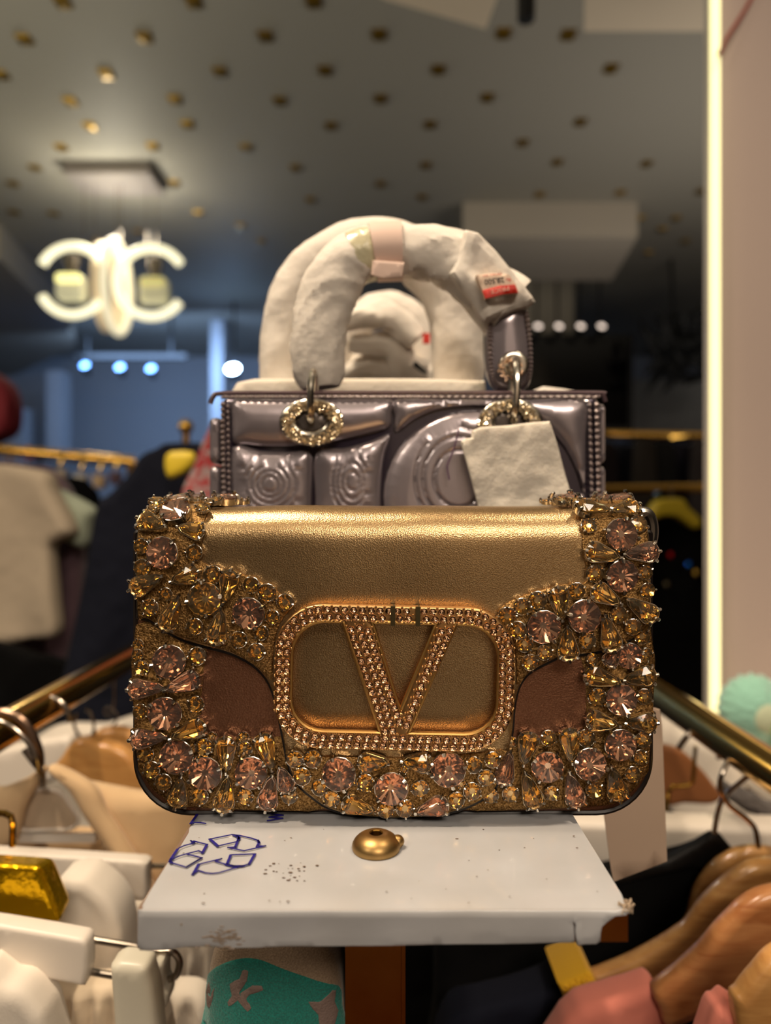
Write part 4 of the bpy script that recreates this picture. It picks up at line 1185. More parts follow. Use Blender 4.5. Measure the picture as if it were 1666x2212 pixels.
# white trouser hanger bar, pale clothes and a wooden hanger further along the right rail
o = pad('white_hanger_bar', uv(rrect(1180, 1757, 1760, 1852, 14, 4), .56), .545, .575, .006, .006, [M['whiteplastic']], warp=lambda x, y, z: (x, y, z - .03 * (x - .12)))
tag(o, 'thick white plastic hanger bar below the right rail behind the steel hooks', 'hanger')
garment([(1425, 1560), (1470, 1575), (1540, 1612), (1600, 1660), (1680, 1740), (1760, 1800), (1760, 1990), (1400, 1990)], .80, .03, M['offwhite'], 'off-white clothes hanging below the right-hand gold rail', 'shirt', .003, 50, 7.0, name='white_shirt')
wooden([(1400, 1612), (1440, 1612), (1480, 1626), (1520, 1665), (1548, 1700), (1562, 1722), (1540, 1740), (1480, 1738), (1400, 1742)], .70, .014, mat('brown_wood', (150, 96, 58), .35), 'brown wooden hanger seen between the hanging tag and the white bar', step=9)
gh = empty('gold_hook', P3(1470, 1700, .60), 'angular gold hook hanging below the right rail next to the hanging tag', 'hook')
MB().tube([P3(x, y, .60) for x, y in ((1503, 1612), (1497, 1690), (1488, 1696), (1452, 1700), (1444, 1712), (1440, 1760))], .0018, 8).build('wire', M['gold'], gh)
for i, (dx, dy) in enumerate(((0, 0), (28, 10), (56, 22))):
    sc_ = MB().tube(cr([P3(x + dx, y + dy, .585) for x, y in ((1560, 1700), (1590, 1720), (1620, 1738), (1680, 1748), (1760, 1752))], 5, False), .006, 12, wob=mix_wob(60 + i, .1, 30, .1))
    tag(sc_.build('scarf_roll', M['greycloth']), ('grey-brown scarf roll lying on the white hanger bar, ' + ('leftmost', 'middle', 'rightmost')[i] + ' of three'), 'scarf', 'scarf rolls on the white bar')
# hanging card tag beside the gold bag
tg = empty('hang_tag', P3(1370, 1500, .335), 'plain pinkish-white card tag hanging below the right end of the gold bag', 'tag')
pad('card', uv([(1288, 1496), (1425, 1532), (1429, 1540), (1441, 1860), (1325, 1904), (1322, 1898), (1300, 1726)], .335), .3343, .3351, .0003, .006, [mat('tag_card', (206, 180, 158), .6)], tg)
MB().tube(cr([P3(1350, 1516, .3345), P3(1352, 1450, .332), P3(1385, 1300, .327), P3(1400, 1178, .3255)], 5, False), .0004, 6).build('string', M['black'], tg)

# ---- left side
h1 = empty('steel_hook_hanger', P3(90, 1680, .49), 'broad steel hook over the left rail carrying the beige collared top', 'hanger')
hookpath('hook', [(-30, 1545, .0), (10, 1541, .0), (45, 1556, .0), (68, 1588, .0), (82, 1625, .0), (84, 1655, .0)], .47, .0036, mat('brown_steel', (140, 116, 98), .3, 1.0), h1)
hookpath('stem', [(52, 1618), (72, 1645), (90, 1668), (92, 1700)], .478, .0022, M['wirem'], h1)
h3 = empty('steel_hook', P3(20, 1600, .455), 'front brass-toned hook curling over the left rail at the edge of the frame', 'hook')
hookpath('wire', [(-60, 1570), (-30, 1556), (8, 1562), (42, 1584), (66, 1612), (80, 1640), (84, 1668)], .448, .0016, M['wirem'], h3)
h2 = empty('steel_hook', P3(110, 1530, .56), 'second steel hook over the left rail further along', 'hook')
hookpath('wire', [(38, 1535), (58, 1514), (92, 1507), (125, 1514), (148, 1540), (152, 1560)], .545, .0024, M['wirem'], h2)
h4 = empty('steel_hook', P3(190, 1590, .64), 'thin round hook hanging under the left rail above the wooden hangers', 'hook')
hookpath('wire', [(166, 1540), (160, 1565), (172, 1590), (192, 1598), (203, 1575), (198, 1545), (186, 1532)], .64, .0013, M['wirem'], h4)
hookpath('wire', [(203, 1575), (205, 1600), (206, 1612)], .64, .0016, M['wirem'], h4)
h5 = empty('steel_hook', P3(240, 1540, .7), 'looped wire hook hanging under the left rail beside the gold bag', 'hook')
hookpath('wire', [(247, 1470), (246, 1520), (238, 1545), (226, 1540), (232, 1528), (252, 1542), (250, 1560), (236, 1580), (236, 1620)], .72, .0011, M['wirem'], h5)
# pale clothes behind
garment([(-60, 1600), (0, 1640), (80, 1590), (130, 1570), (220, 1570), (300, 1560), (340, 1700), (340, 1800), (-60, 1800)], .95, .03, M['offwhite'], 'off-white shirt furthest back below the left rail', 'shirt', .004, 40, 1.5, name='white_shirt')
garment([(212, 1500), (244, 1448), (300, 1440), (320, 1600), (230, 1600)], 1.075, .03, M['cream'], 'cream garment end showing above the wooden hangers beside the gold bag', 'shirt', .003, 60, 2.5, name='cream_shirt')
pb = pad('white_hanger_bar', uv([(-40, 1622), (100, 1590), (168, 1578), (172, 1625), (165, 1660), (100, 1690), (-40, 1730)], .78), .76, .79, .006, .008, [M['whiteplastic']])
tag(pb, 'white plastic hanger bar behind the beige collared top on the left', 'hanger')
wooden([(200, 1588), (240, 1575), (270, 1580), (320, 1610), (360, 1700), (330, 1730), (205, 1660)], .68, .016, M['wood3'], 'rear wooden hanger in the left-hand group beside the gold bag', step=8)
wooden([(112, 1665), (128, 1640), (150, 1608), (175, 1598), (205, 1605), (250, 1616), (282, 1640), (305, 1672), (340, 1720), (340, 1745), (260, 1726), (207, 1715), (150, 1705)], .62, .018, M['wood3'], 'front wooden hanger in the left-hand group beside the gold bag', step=8)
# beige collared top
tp = empty('collared_top', P3(90, 1700, .5), 'beige top with a wide folded collar around a clear hanger at the left', 'top')
def part(nm, px, Y, th, m, a, f, s=0, sm_=3):
    return pad(nm, uv(sm(px, sm_), Y - th / 2), Y - th / 2, Y + th / 2, th * .45, Y * 9 / F, [m], tp, disp=fold(a, f, a * .2, s))
part('collar', [(-60, 1720), (0, 1706), (50, 1686), (86, 1662), (92, 1672), (70, 1710), (46, 1755), (20, 1830), (-60, 1840)], .485, .012, M['beige'], .0015, 90)
part('collar', [(96, 1664), (112, 1660), (160, 1682), (200, 1712), (224, 1760), (250, 1800), (300, 1880), (340, 1960), (300, 1985), (258, 1900), (215, 1830), (175, 1770), (140, 1712), (104, 1680)], .485, .014, M['beige'], .0015, 70, 2)
part('body', [(150, 1700), (220, 1708), (300, 1722), (440, 1732), (450, 1860), (400, 2000), (270, 1960), (230, 1850), (180, 1760)], .50, .02, M['beige'], .003, 60, 4)
part('body', [(-60, 1810), (30, 1790), (120, 1800), (220, 1808), (250, 1850), (240, 1900), (-60, 1900)], .52, .02, M['beige'], .002, 70, 6)
chd = empty('clear_hanger', P3(100, 1750, .49), 'translucent plastic hanger head inside the beige collared top', 'hanger')
pad('head', [uv(sm([(70, 1712), (98, 1706), (130, 1712), (152, 1740), (168, 1772), (150, 1790), (110, 1792), (44, 1790), (52, 1750)], 3), .492)], .490, .4945, .002, .004, [mat('milky_plastic', (196, 176, 152), .3, coat=.5)], chd)
MB().tube(cr([P3(x, y, .4885) for x, y in ((44, 1790), (52, 1750), (72, 1712), (98, 1706), (130, 1712), (152, 1740), (170, 1770), (152, 1790), (110, 1792))], 5, True), .0013, 8, closed=True).build('rim', M['whiteplastic'], chd)
MB().box(tuple(P3(46, 1815, .494)), tuple(P3(205, 1803, .490))).build('crossbar', M['whiteplastic'], chd, smooth=False)
# gold L-shaped hook and foil-covered block
gk = empty('gold_hook', P3(20, 1800, .40), 'gold L-shaped hook standing over the gold foil block at the left edge', 'hook')
MB().tube([P3(x, y, .39) for x, y in ((-60, 1752), (10, 1757), (24, 1764), (28, 1780), (27, 1828))], .0018, 8).build('wire', M['gold'], gk)
def bar(name, px, Y, th, label, parent=None, m=None, cat='hanger'):
    o = pad(name, uv(px, Y), Y - .0, Y + th, .0022, Y * 9 / F, [m or M['whiteplastic']], parent, sharp=50)
    if label: tag(o, label, cat)
    return o
ba = empty('trouser_hanger', P3(100, 1880, .42), 'upper white bar hanger with a steel wire end above the gold foil block', 'hanger')
bar('bar', [(-80, 1838), (0, 1843), (160, 1852), (308, 1862), (317, 1868), (317, 1940), (311, 1949), (160, 1944), (-80, 1925)], .425, .011, None, ba)
MB().tube([P3(314, 1870, .435), P3(420, 1872, .435)], .0016, 8).build('wire', M['wirem'], ba)
bb = empty('trouser_hanger', P3(90, 2050, .335), 'lower white bar hanger with two steel wires and a white clip at lower left', 'hanger')
bar('bar', [(-80, 1988), (0, 2000), (110, 2018), (176, 2030), (184, 2036), (186, 2046), (188, 2060), (187, 2100), (180, 2134), (172, 2132), (80, 2114), (-80, 2090)], .335, .0115, None, bb)
MB().tube(cr([P3(x, y, .345) for x, y in ((190, 2028), (288, 2044), (340, 2054), (368, 2055), (382, 2064), (388, 2080), (384, 2100), (374, 2112), (345, 2118), (300, 2112), (249, 2108), (190, 2098))], 5, False), .0017, 10).build('wire_loop', M['wirem'], bb)
pad('clip', uv(sm([(249, 2082), (252, 2068), (265, 2060), (300, 2062), (326, 2068), (332, 2085), (345, 2150), (355, 2260), (360, 2420), (265, 2420), (258, 2200)], 3), .33), .322, .338, .004, .003, [mat('aged_white_plastic', (214, 208, 190), .35)], bb)
pad('clip', uv(sm([(330, 2100), (336, 2070), (350, 2058), (362, 2068), (362, 2110), (372, 2130), (365, 2160), (340, 2165)], 3), .345), .337, .353, .003, .003, [mat('aged_white_plastic_b', (206, 200, 184), .35)], bb)
fb = empty('foil_block', P3(70, 1990, .36), 'block wrapped in shiny gold foil between the two white bar hangers at left', 'foil block')
mb = MB()
def Q(x, y, Y): return P3(x, y, Y)
mb.add([Q(-90, 1862, .355), Q(82, 1872, .355), Q(132, 1998, .355), Q(-90, 1985, .355), Q(-90, 1836, .372), Q(118, 1850, .372), Q(157, 1942, .372), Q(-90, 1930, .372)],
       [(0, 1, 2, 3), (4, 7, 6, 5), (0, 4, 5, 1), (1, 5, 6, 2), (2, 6, 7, 3), (3, 7, 4, 0)])
fo_ = mb.build('block', M['goldfoil'], fb, smooth=False)
bv = fo_.modifiers.new('bevel', 'BEVEL'); bv.width = .003; bv.segments = 3
# white and cream clothes at lower left
garment([(100, 1960), (160, 1905), (205, 1925), (240, 1962), (258, 2010), (262, 2080), (262, 2400), (90, 2400)], .40, .03, M['offwhite'], 'off-white skirt with a rounded edge behind the lower white bar hanger', 'skirt', .0012, 50, 1, name='white_skirt', step=.002)
garment([(160, 1945), (220, 1948), (300, 1950), (440, 1960), (470, 2060), (450, 2300), (200, 2300)], .455, .02, M['offwhite'], 'gathered off-white waistband under the upper white bar hanger', 'skirt', .0016, 520, 9, name='gathered_skirt', step=.0014)
garment([(30, 2140), (110, 2138), (200, 2136), (262, 2132), (330, 2140), (350, 2420), (0, 2420)], .37, .02, M['cream'], 'cream skirt with a gathered elastic waistband at the bottom left', 'skirt', .0016, 600, 4, name='gathered_skirt', step=.0012)
garment([(-60, 2120), (0, 2135), (40, 2145), (72, 2180), (95, 2230), (120, 2420), (-60, 2420)], .33, .025, M['offwhite'], 'white knitted garment with a soft folded edge in the bottom left corner', 'sweater', .0015, 60, 12, name='white_sweater')
garment([(335, 2160), (370, 2150), (430, 2160), (460, 2230), (480, 2420), (330, 2420)], .40, .02, M['offwhite'], 'crumpled white ruffle between the white clip and the teal sock', 'blouse', .0025, 420, 14, name='ruffled_blouse')
garment([(-60, 2100), (30, 2108), (92, 2120), (90, 2140), (20, 2140), (-60, 2132)], .385, .006, mat('olive_label', (150, 140, 96), .8), 'olive cloth label just under the lower white bar hanger', 'label', .0002, 50, 0, smooth=0, name='cloth_label')
garment([(372, 2118), (380, 2116), (430, 2150), (520, 2200), (520, 2240), (430, 2172), (376, 2140)], .42, .004, M['navy'], 'narrow dark navy strap behind the wire loop left of the sock', 'strap', .0002, 50, 0, smooth=0, name='strap')
garment([(120, 2000), (200, 2010), (300, 2030), (460, 2000), (600, 2100), (600, 2700), (-100, 2700), (-100, 2080)], .60, .03, M['cream'], 'cream garments hanging further back behind the clips at lower left', 'dress', .005, 70, 20, name='cream_dress')
garment([(560, 1990), (700, 1990), (760, 2010), (775, 2400), (560, 2400)], .50, .02, mat('dark_green_cloth', (18, 48, 44), .9), 'dark green cloth strip between the sock and the copper post', 'scarf', .002, 60, 21, name='green_scarf')

# sock bundle under the shelf
SY = .30
sk = empty('sock', P3(585, 2212, SY), 'beige and teal knitted sock with grey leaf shapes hanging under the white board', 'sock')
sc0 = P3(590, 0, SY - .018).x; sw = P3(750, 0, SY - .018).x - sc0
def sw_(x, y, z):
    t = (x - sc0) / sw
    return (x, y + .012 * (1 - sqrt(max(0, 1 - min(.985, t * t)))) - .001 * N3(x * 60, z * 40), z)
SF = SY - .018
pad('knit', uv(sm([(455, 2070), (480, 2030), (600, 2020), (692, 2030), (712, 2075), (730, 2120), (738, 2180), (745, 2250), (748, 2400), (430, 2400), (426, 2212), (432, 2160), (442, 2110)], 3), SF), SY - .018, SY + .018, .004, .0022, [M['sockbeige']], sk, warp=sw_)
def motif(nm, px, m, t, smn=3):
    pad(nm, uv(sm(px, smn) if smn else px, SF), SY - .018 - t, SY - .0172, .0006, .0018, [m], sk, warp=sw_)
motif('teal_panel', [(432, 2158), (440, 2132), (465, 2104), (495, 2084), (530, 2072), (565, 2074), (605, 2089), (640, 2105), (680, 2125), (712, 2140), (733, 2156), (738, 2200), (742, 2390), (430, 2390), (428, 2212)], M['teal'], .0004)
for L in ([(530, 2092), (537, 2100), (534, 2120), (522, 2140), (516, 2150), (545, 2128), (566, 2128), (571, 2138), (555, 2145), (540, 2150), (532, 2160), (540, 2170), (545, 2178), (534, 2188), (524, 2178), (512, 2166), (500, 2178), (490, 2184), (488, 2174), (498, 2158), (494, 2146), (492, 2130), (505, 2124), (516, 2118), (522, 2100)],
          [(440, 2146), (446, 2162), (444, 2178), (454, 2154), (458, 2154), (452, 2180), (444, 2206), (434, 2206), (430, 2180), (436, 2160)],
          [(664, 2168), (690, 2172), (706, 2162), (716, 2152), (726, 2156), (722, 2180), (730, 2205), (720, 2240), (690, 2240), (686, 2200), (674, 2186)]):
    motif('leaf_motif', L, M['sockgrey'], .0007, 0)

# ---- garments and rail to the left, further back
rail('garment_rail', [P3(-200, 955, 1.9), P3(290, 998, 2.1)], .016, 'distant gold clothes rail with hangers at the far left', [P3(-190, 956, 1.905), P3(285, 998, 2.09)])
for i, (x, y) in enumerate(((20, 985), (60, 990), (130, 1000), (175, 1010), (215, 1012), (250, 1005))):
    e = empty('clip_hanger', P3(x, y, 2.0), ('small hanger on the distant left gold rail, number from the left: ' + ('first', 'second', 'third', 'fourth', 'fifth', 'sixth')[i]), 'hanger', 'hangers on the distant left rail')
    hookpath('hook', [(x, y - 26), (x + 8, y - 20), (x + 6, y - 8), (x, y + 4), (x, y + 14)], 2.0, .003, M['gold'], e)
    pad('clip_bar', uv([(x - 14, y + 14), (x + 14, y + 16), (x + 10, y + 44), (x - 10, y + 42)], 2.0), 1.985, 2.015, .006, .01, [[M['wallwarm'], M['red'], M['cream'], M['offwhite'], M['beige'], M['purple']][i]], e)
garment([(-90, 1020), (-20, 1002), (40, 1008), (95, 1022), (110, 1060), (150, 1140), (140, 1160), (108, 1176), (104, 1200), (112, 1300), (114, 1372), (60, 1382), (-90, 1378)], 1.25, .05, mat('ecru_tshirt', (196, 180, 158), .9), 'ecru short-sleeved T-shirt hanging at the left edge', 't-shirt', .006, 22, 3, name='t_shirt')
ts_ = P3(20, 1180, 1.22)
garment([(60, 1005), (110, 1020), (150, 1080), (168, 1180), (160, 1330), (115, 1470), (95, 1480), (60, 1400), (0, 1440), (-60, 1450), (-60, 1030)], 1.34, .05, M['purple'], 'dusty purple garment behind the ecru T-shirt', 'dress', .008, 24, 8, name='purple_dress')
garment([(110, 1060), (140, 1065), (200, 1100), (190, 1130), (178, 1180), (150, 1178), (120, 1150)], 1.292, .04, M['sagecloth'], 'pale sage short sleeve beside the navy coat', 't-shirt', .004, 30, 2, name='t_shirt')
garment([(100, 1040), (200, 1060), (230, 1250), (200, 1500), (-60, 1500), (-60, 1200)], 1.7, .05, M['blackcloth'], 'black clothes in the gap behind the sage T-shirt', 'dress', .01, 20, 5, name='black_dress')
garment([(-60, 1440), (60, 1420), (140, 1440), (220, 1480), (220, 2000), (-60, 2000)], 1.2, .05, M['blackcloth'], 'black garments hanging low behind the left gold rail', 'dress', .008, 24, 6, name='black_dress')
garment([(118, 1560), (135, 1440), (168, 1290), (188, 1180), (206, 1088), (232, 1066), (275, 1020), (300, 982), (335, 966), (352, 956), (440, 955), (520, 970), (540, 1200), (520, 1560), (470, 1600), (300, 1600)], 1.02, .06, M['navy'], 'large dark navy coat hanging left of the bags', 'coat', .007, 26, 11, name='navy_coat')
garment([(352, 990), (366, 974), (414, 975), (416, 998), (400, 1018), (366, 1034), (354, 1022)], .96, .02, M['yellowp'], 'yellow block on the shoulder of the navy coat', 'tag', .001, 30, 0, smooth=2, name='yellow_tag')
garment([(440, 940), (470, 930), (480, 1346), (395, 1346), (388, 1100), (392, 1050), (412, 1010), (425, 975)], .90, .03, mat('red_lace', (150, 40, 44), .8, vary=(120, (150, 130, 130), .05)), 'red and grey patterned fabric squeezed beside the lavender bag', 'scarf', .006, 70, 9, smooth=2, name='red_scarf')
garment([(-60, 800), (0, 815), (22, 850), (26, 900), (10, 940), (-60, 950)], 2.6, .1, mat('dark_red_cloth', (120, 24, 34), .85), 'dark red garment high at the left edge of the picture', 'dress', .02, 12, 0, smooth=2, name='red_dress')
kn = empty('rail_knob', P3(402, 925, 1.5), 'round gold rail end just left of the lavender bag', 'rail end')
MB().ball(tuple(P3(402, 922, 1.5)), .016, 10).build('ball', M['gold'], kn)
MB().tube([P3(402, 925, 1.5), Vector((P3(402, 0, 1.5).x, 1.5, 0))], .008, 10).build('post', M['gold'], kn)

# ---- right background: black clothes, yellow hanger, screen, lamps
cols = [(26, 26, 32), (40, 30, 34), (22, 24, 40), (44, 36, 30), (18, 18, 20), (30, 26, 44), (52, 44, 44), (20, 22, 24)]
names_ = ['black', 'plum-black', 'midnight blue', 'dark brown', 'jet black', 'dark violet', 'dark taupe', 'charcoal']
rail('garment_rail', [P3(1180, 936, 2.6), P3(1620, 944, 2.5)], .014, 'distant dark-lit clothes rail on the right behind the lavender bag', [P3(1185, 936, 2.6), P3(1610, 944, 2.5)])
for i in range(8):
    x = 1250 + i * 42; y = 955 + (i % 3) * 6
    garment([(x, y), (x + 20, y - 8), (x + 44, y + 6), (x + 50, y + 120), (x + 46, y + 320), (x - 4, y + 320), (x - 6, y + 110)], 2.50 + .07 * (i % 3), .05, mat('dark_cloth_%d' % i, cols[i], .85),
            names_[i] + ' garment on the distant rail, right background', 'dress', .012, 14, i, name='dark_dress', step=.03)
rail('garment_rail', [P3(1180, 1060, 1.9), P3(1640, 1052, 1.8)], .012, 'dim steel-coloured clothes rail above the yellow hanger', [P3(1185, 1060, 1.9), P3(1630, 1052, 1.8)])
garment([(1300, 1130), (1400, 1110), (1470, 1110), (1560, 1150), (1620, 1300), (1640, 1800), (1280, 1800)], 1.62, .06, M['blackcloth'], 'black coat hanging from the yellow hanger', 'coat', .01, 18, 30, name='black_coat')
garment([(1250, 1150), (1330, 1120), (1420, 1130), (1460, 1300), (1460, 1800), (1240, 1800)], 1.75, .06, M['navy'], 'very dark blue coat just behind the yellow hanger', 'coat', .01, 18, 31, name='dark_coat')
yh = empty('yellow_hanger', P3(1450, 1090, 1.55), 'bright yellow plastic hanger in the right background', 'hanger')
pad('hanger_body', uv(sm([(1390, 1120), (1410, 1088), (1430, 1078), (1470, 1078), (1482, 1095), (1506, 1118), (1510, 1132), (1498, 1142), (1480, 1130), (1455, 1116), (1425, 1116), (1400, 1128), (1350, 1150), (1345, 1140)], 3), 1.55), 1.53, 1.57, .008, .008, [M['yellowp']], yh)
MB().tube([P3(1450, 1080, 1.55), P3(1450, 1052, 1.75)], .003, 8).build('hook', M['wirem'], yh)
# coloured balls standing in for sequin highlights on the dark coat
for i, (x, y, c) in enumerate(((1449, 1200, (190, 30, 40)), (1488, 1220, (40, 110, 210)), (1503, 1238, (220, 180, 90)), (1441, 1263, (120, 110, 90)), (1421, 1068, (120, 140, 160)))):
    b = MB().ball(tuple(P3(x, y, 1.56)), .009, 6).build('glint', mat('glint_%d' % i, c, .12, 1.0)); tag(b, ('red', 'blue', 'gold', 'dull gold', 'grey-blue', 'olive-gold')[i] + ' ball standing in for a sequin glint among the dark clothes at right', 'glint', 'sequin glints on the dark clothes')
scr = empty('television', P3(1250, 930, 4.8), 'large black screen on the far right wall under four small lamps', 'television')
a_ = P3(1128, 930, 4.75); b_ = P3(1368, 722, 4.75)
MB().box((a_.x, 4.75, a_.z), (b_.x, 4.80, b_.z)).build('case', M['darkmetal'], scr, smooth=False)
MB().box((a_.x + .03, 4.744, a_.z + .03), (b_.x - .03, 4.75, b_.z - .03)).build('panel', mat('screen_glass', (6, 6, 8), .1), scr, smooth=False)
MB().box((a_.x + .1, 4.80, a_.z + .1), (a_.x + .2, 4.9, b_.z - .1)).build('bracket', M['darkmetal'], scr, smooth=False)
def lamp(px, py, Y, r, m, label, group, top):
    e = empty('spot_lamp', P3(px, py, Y), label, 'lamp', group)
    c = P3(px, py, Y)
    Mx = Matrix.Rotation(radians(-35), 3, 'X')
    MB().lathe([(r * .6, .09), (r * .9, .06), (r, 0.0), (r * .93, -.004), (r * .93, .004)], c, n=18, axis='Y', M=Mx).build('housing', M['darkmetal'], e)
    MB().lathe([(r * .93, .002), (1e-6, -.006)], c, n=18, axis='Y', M=Mx).build('lens', m, e)
    MB().tube([c + Vector((0, .05, .02)), Vector((c.x, c.y + .05, c.z + .05)), Vector((c.x, c.y + .105 if top < CEIL - .3 else c.y + .05, top))], .008, 8).build('stem', M['darkmetal'], e)
    return e
for i, x in enumerate((1163, 1208, 1255, 1300)):
    lamp(x, 705, 4.6, .024, M['whitelamp'], 'small white lamp over the black screen, ' + ('leftmost', 'second from left', 'third from left', 'rightmost')[i] + ' of four', 'lamps over the screen', CEIL)
tr = empty('track_rail', P3(275, 770, 5.6), 'black lighting track with blue spotlights at the far left', 'lighting track')
a_, b_ = P3(155, 774, 5.6), P3(402, 764, 5.6)
MB().box((a_.x, 5.6, a_.z), (b_.x, 5.65, b_.z)).build('bar', M['darkmetal'], tr, smooth=False)
for x in (190, 370): MB().tube([P3(x, 770, 5.62), Vector((P3(x, 0, 5.62).x, 5.62, CEIL if x > 200 else H + 1.4))], .01, 8).build('hanger_rod', M['darkmetal'], tr)
for i, (x, y) in enumerate(((183, 789), (259, 793), (326, 796))):
    lamp(x, y, 5.5, .034, M['bluelamp'], 'blue-lit track spotlight, ' + ('left', 'middle', 'right')[i] + ' one of three', 'blue track spotlights', P3(0, 772, 5.55).z)
lamp(503, 797, 5.4, .05, M['bluelamp_hot'], 'dazzling blue-white spotlight just left of the wrapped handles', None, CEIL)
# spotlight hanging from the ceiling at the top edge
sp = empty('ceiling_spotlight', P3(1137, 20, 1.75), 'black cylindrical ceiling spotlight at the top edge of the picture', 'lamp')
c = P3(1137, 45, 1.75)
MB().lathe([(.018, 0.0), (.022, .004), (.022, .085), (.012, .09)], c, n=24).build('housing', M['darkmetal'], sp)
MB().tube([c + Vector((0, 0, .088)), Vector((c.x, c.y, CEIL))], .007, 8).build('stem', M['darkmetal'], sp)
# dark artificial foliage
fo2 = MB(); rp = random.Random(3)
for i in range(70):
    x = rp.gauss(1462, 32); y = rp.gauss(762, 38)
    c = P3(x, y, 4.5 + rp.uniform(-.15, .15)); d = Vector((rp.uniform(-1, 1), rp.uniform(-.5, .5), rp.uniform(-1, .4))).normalized() * rp.uniform(.07, .14)
    n_ = d.cross(Vector((0, 1, 0))).normalized() * .028
    fo2.add([c - d, c + n_, c + d, c - n_, c + Vector((0, -.015, 0)), c + Vector((0, .006, 0))], [(0, 1, 4), (1, 2, 4), (2, 3, 4), (3, 0, 4), (1, 0, 5), (2, 1, 5), (3, 2, 5), (0, 3, 5)])
fe = empty('hanging_foliage', P3(1462, 830, 4.5), 'dark artificial foliage hanging in the far right corner', 'plant')
tag(fo2.build('leaves', mat('dark_leaf', (16, 18, 22), .6), fe, smooth=False, fix=False), kind='stuff')
MB().tube(cr([P3(1462, 770, 4.5), P3(1455, 700, 4.52), Vector((P3(1450, 0, 4.55).x, 4.55, CEIL))], 4, False), .01, 6).build('stem', M['darkmetal'], fe)
# white pilasters at the far wall
struct(wallbox('trim_7', 455, 482, 690, 1000, 5.9, .2, M['wallgrey']))
struct(wallbox('trim_8', 100, 132, 800, 1000, 6.3, .2, M['wallgrey']))
struct(wallbox('trim_9', -40, 48, 880, 1000, 6.3, .2, M['wallgrey']))

# ---- the looped light fitting
YC = 3.4
ch = empty('chandelier', P3(262, 378, YC), 'glowing fitting of two back-to-back C-shaped tubes around oval rings with bottle ornaments', 'chandelier')
cc0 = P3(250, 392, YC)
MB().box((P3(160, 0, YC).x, YC - .12, CEIL - .05), (P3(340, 0, YC).x, YC + .12, CEIL)).build('canopy', mat('grey_canopy', (150, 142, 136), .3, .4), ch, smooth=False)
def arc(cx, cy, r, a0, a1, n=26, dy=0):
    return [P3(cx + r * cos(radians(a0 + (a1 - a0) * k / n)), cy - r * sin(radians(a0 + (a1 - a0) * k / n)), YC + dy) for k in range(n + 1)]
rt = 9.5 / F * YC
MB().tube(arc(157, 606, 74, 152, 33), rt, 14).build('light_tube', M['tube'], ch)
MB().tube(arc(157, 606, 74, -152, -38), rt, 14).build('light_tube', M['tube'], ch)
MB().tube(arc(327, 610, 74, 33, 325, 40, -.05), rt, 14).build('light_tube', M['tube'], ch)
ov = [P3(252 + 28 * cos(t) + 6 * sin(t) * -1, 620 - 100 * sin(t), YC - .02 + .06 * cos(t)) for t in [2 * pi * k / 40 for k in range(40)]]
MB().tube(ov, rt * .85, 12, closed=True).build('light_ring', mat('ring_glow', (235, 225, 200), .4, emit=((255, 244, 205), .55)), ch)
hs = MB()
for dx in range(7):
    ov2 = [P3(222 + dx * 4 + 22 * cos(t) - 6 * sin(t), 620 - 96 * sin(t), YC + .10 - dx * .012 + .05 * cos(t)) for t in [2 * pi * k / 32 for k in range(32)]]
    hs.tube(ov2, rt * .35, 8, closed=True)
hs.build('ribbed_ring_body', M['tube_dim'], ch)
for i, (cx, cy) in enumerate(((155, 622), (335, 630))):
    b = empty('bottle_ornament', Vector((0, 0, 0))); b.parent = ch; b.location = (0, 0, 0)
    bpy.data.objects.remove(b)
    c = P3(cx, cy + 33, YC)
    bt = pad('bottle', uv(rrect(cx - 31, cy - 26, cx + 31, cy + 30, 12, 4), YC), YC - .035, YC + .035, .02, .02, [mat('lit_bottle_glass', (225, 222, 190), .1, coat=1, emit=((255, 248, 200), .22 - .12 * i))], ch)
    MB().lathe([(.022, 0.0), (.022, .03), (.034, .035), (.034, .085), (.026, .09)], P3(cx, cy - 30, YC), n=16).build('stopper', mat('stopper_%d' % i, (120, 110, 100), .2, .5), ch)
    pad('lit_shoulder', uv(rrect(cx - 27, cy - 26, cx + 27, cy - 6, 8, 3), YC), YC - .045, YC - .03, .006, .012, [mat('bright_gold_glass_%d' % i, (255, 245, 170), .2, emit=((255, 246, 160), 1.1 - .9 * i))], ch)
for x in (182, 205, 252, 262, 318, 338):
    MB().tube([Vector((P3(x, 0, YC).x, YC, CEIL - .05)), P3(x, 545 if 200 < x < 300 else 560, YC)], .002, 6).build('suspension_wire', M['wirem'], ch)

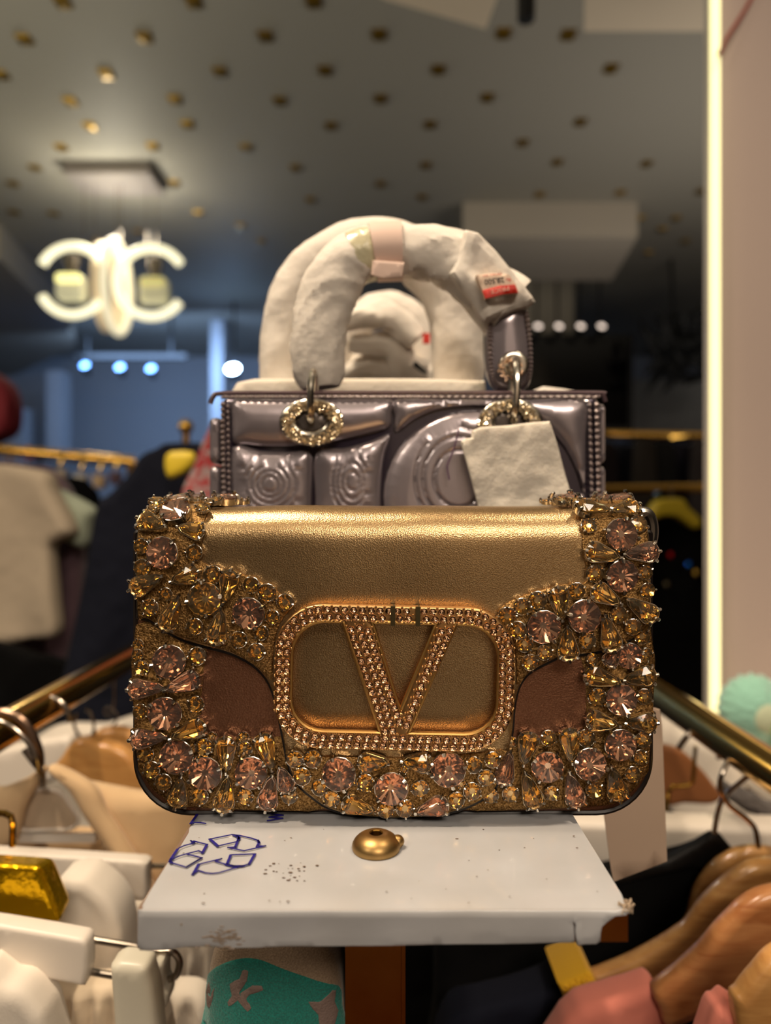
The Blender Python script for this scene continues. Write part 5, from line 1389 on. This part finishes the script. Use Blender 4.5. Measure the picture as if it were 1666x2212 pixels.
# ---- mint plush and white ledge on the right
lg = P3(1556, 1597, .84)
sh = MB().box((lg.x, .70, lg.z - .03), (P3(2100, 0, .9).x, .90, lg.z)).build('white_ledge', M['whiteplastic'], smooth=False)
tag(sh, 'white ledge below the pink-beige panel at the right edge', 'shelf')
pl = empty('plush_toy', Vector((P3(1625, 0, .80).x, .80, lg.z)), 'mint green fluffy plush with a pale face standing on the white ledge', 'plush toy')
pc = P3(1622, 1528, .80)
mb = MB(); n = 60
vs = []; 
for j, (r, y) in enumerate(((.003, -.03), (.020, -.028), (.026, -.020), (.034, -.014), (.036, .0), (.030, .014), (.004, .02))):
    for k in range(n):
        a = 2 * pi * k / n; rr_ = r * (1 + (.10 * (k % 3 == 0) if j in (3, 4) else .02 * sin(k)))
        vs.append(pc + Vector((rr_ * cos(a), y, rr_ * sin(a))))
fs = [(j * n + k, j * n + (k + 1) % n, (j + 1) * n + (k + 1) % n, (j + 1) * n + k) for j in range(6) for k in range(n)] + [tuple(range(n)), tuple(6 * n + k for k in range(n))[::-1]]
mb.add(vs, fs).build('ruffled_head', M['mint'], pl, sharp=60)
MB().ball(tuple(pc + Vector((.004, -.024, -.004))), .018, 10, sz=(1, .5, 1)).build('face', mat('pale_plush', (196, 206, 176), .95), pl)
MB().ball(tuple(Vector((P3(1650, 0, .81).x, .81, lg.z + .026))), .03, 10, sz=(1.4, .8, .85)).build('body', M['mint'], pl)
MB().ball(tuple(pc + Vector((.022, -.028, -.014))), .014, 8, sz=(1.2, .6, .8)).build('green_patch', mat('lime_plush', (160, 200, 130), .95), pl)

# ---- unseen coats added behind the photographer to darken the leather's reflections
for i in range(7):
    x = -2.05 + i * .3
    o = MB().box((x, -1.1, .5), (x + .26, -1.02, 1.95)).build('coat', mat('unseen_coat_red_%d' % i, [(76, 28, 22), (50, 20, 18), (80, 36, 26), (36, 18, 18), (66, 28, 22), (60, 24, 20), (46, 24, 20)][i], .9))
    bvm = o.modifiers.new('bevel', 'BEVEL'); bvm.width = .03; bvm.segments = 3
    tag(o, ['brick red', 'dark maroon', 'rust brown', 'near black', 'brown-red', 'russet', 'umber'][i] + ' unseen coat added behind the photographer for reflections', 'coat', 'unseen coats added for reflections')
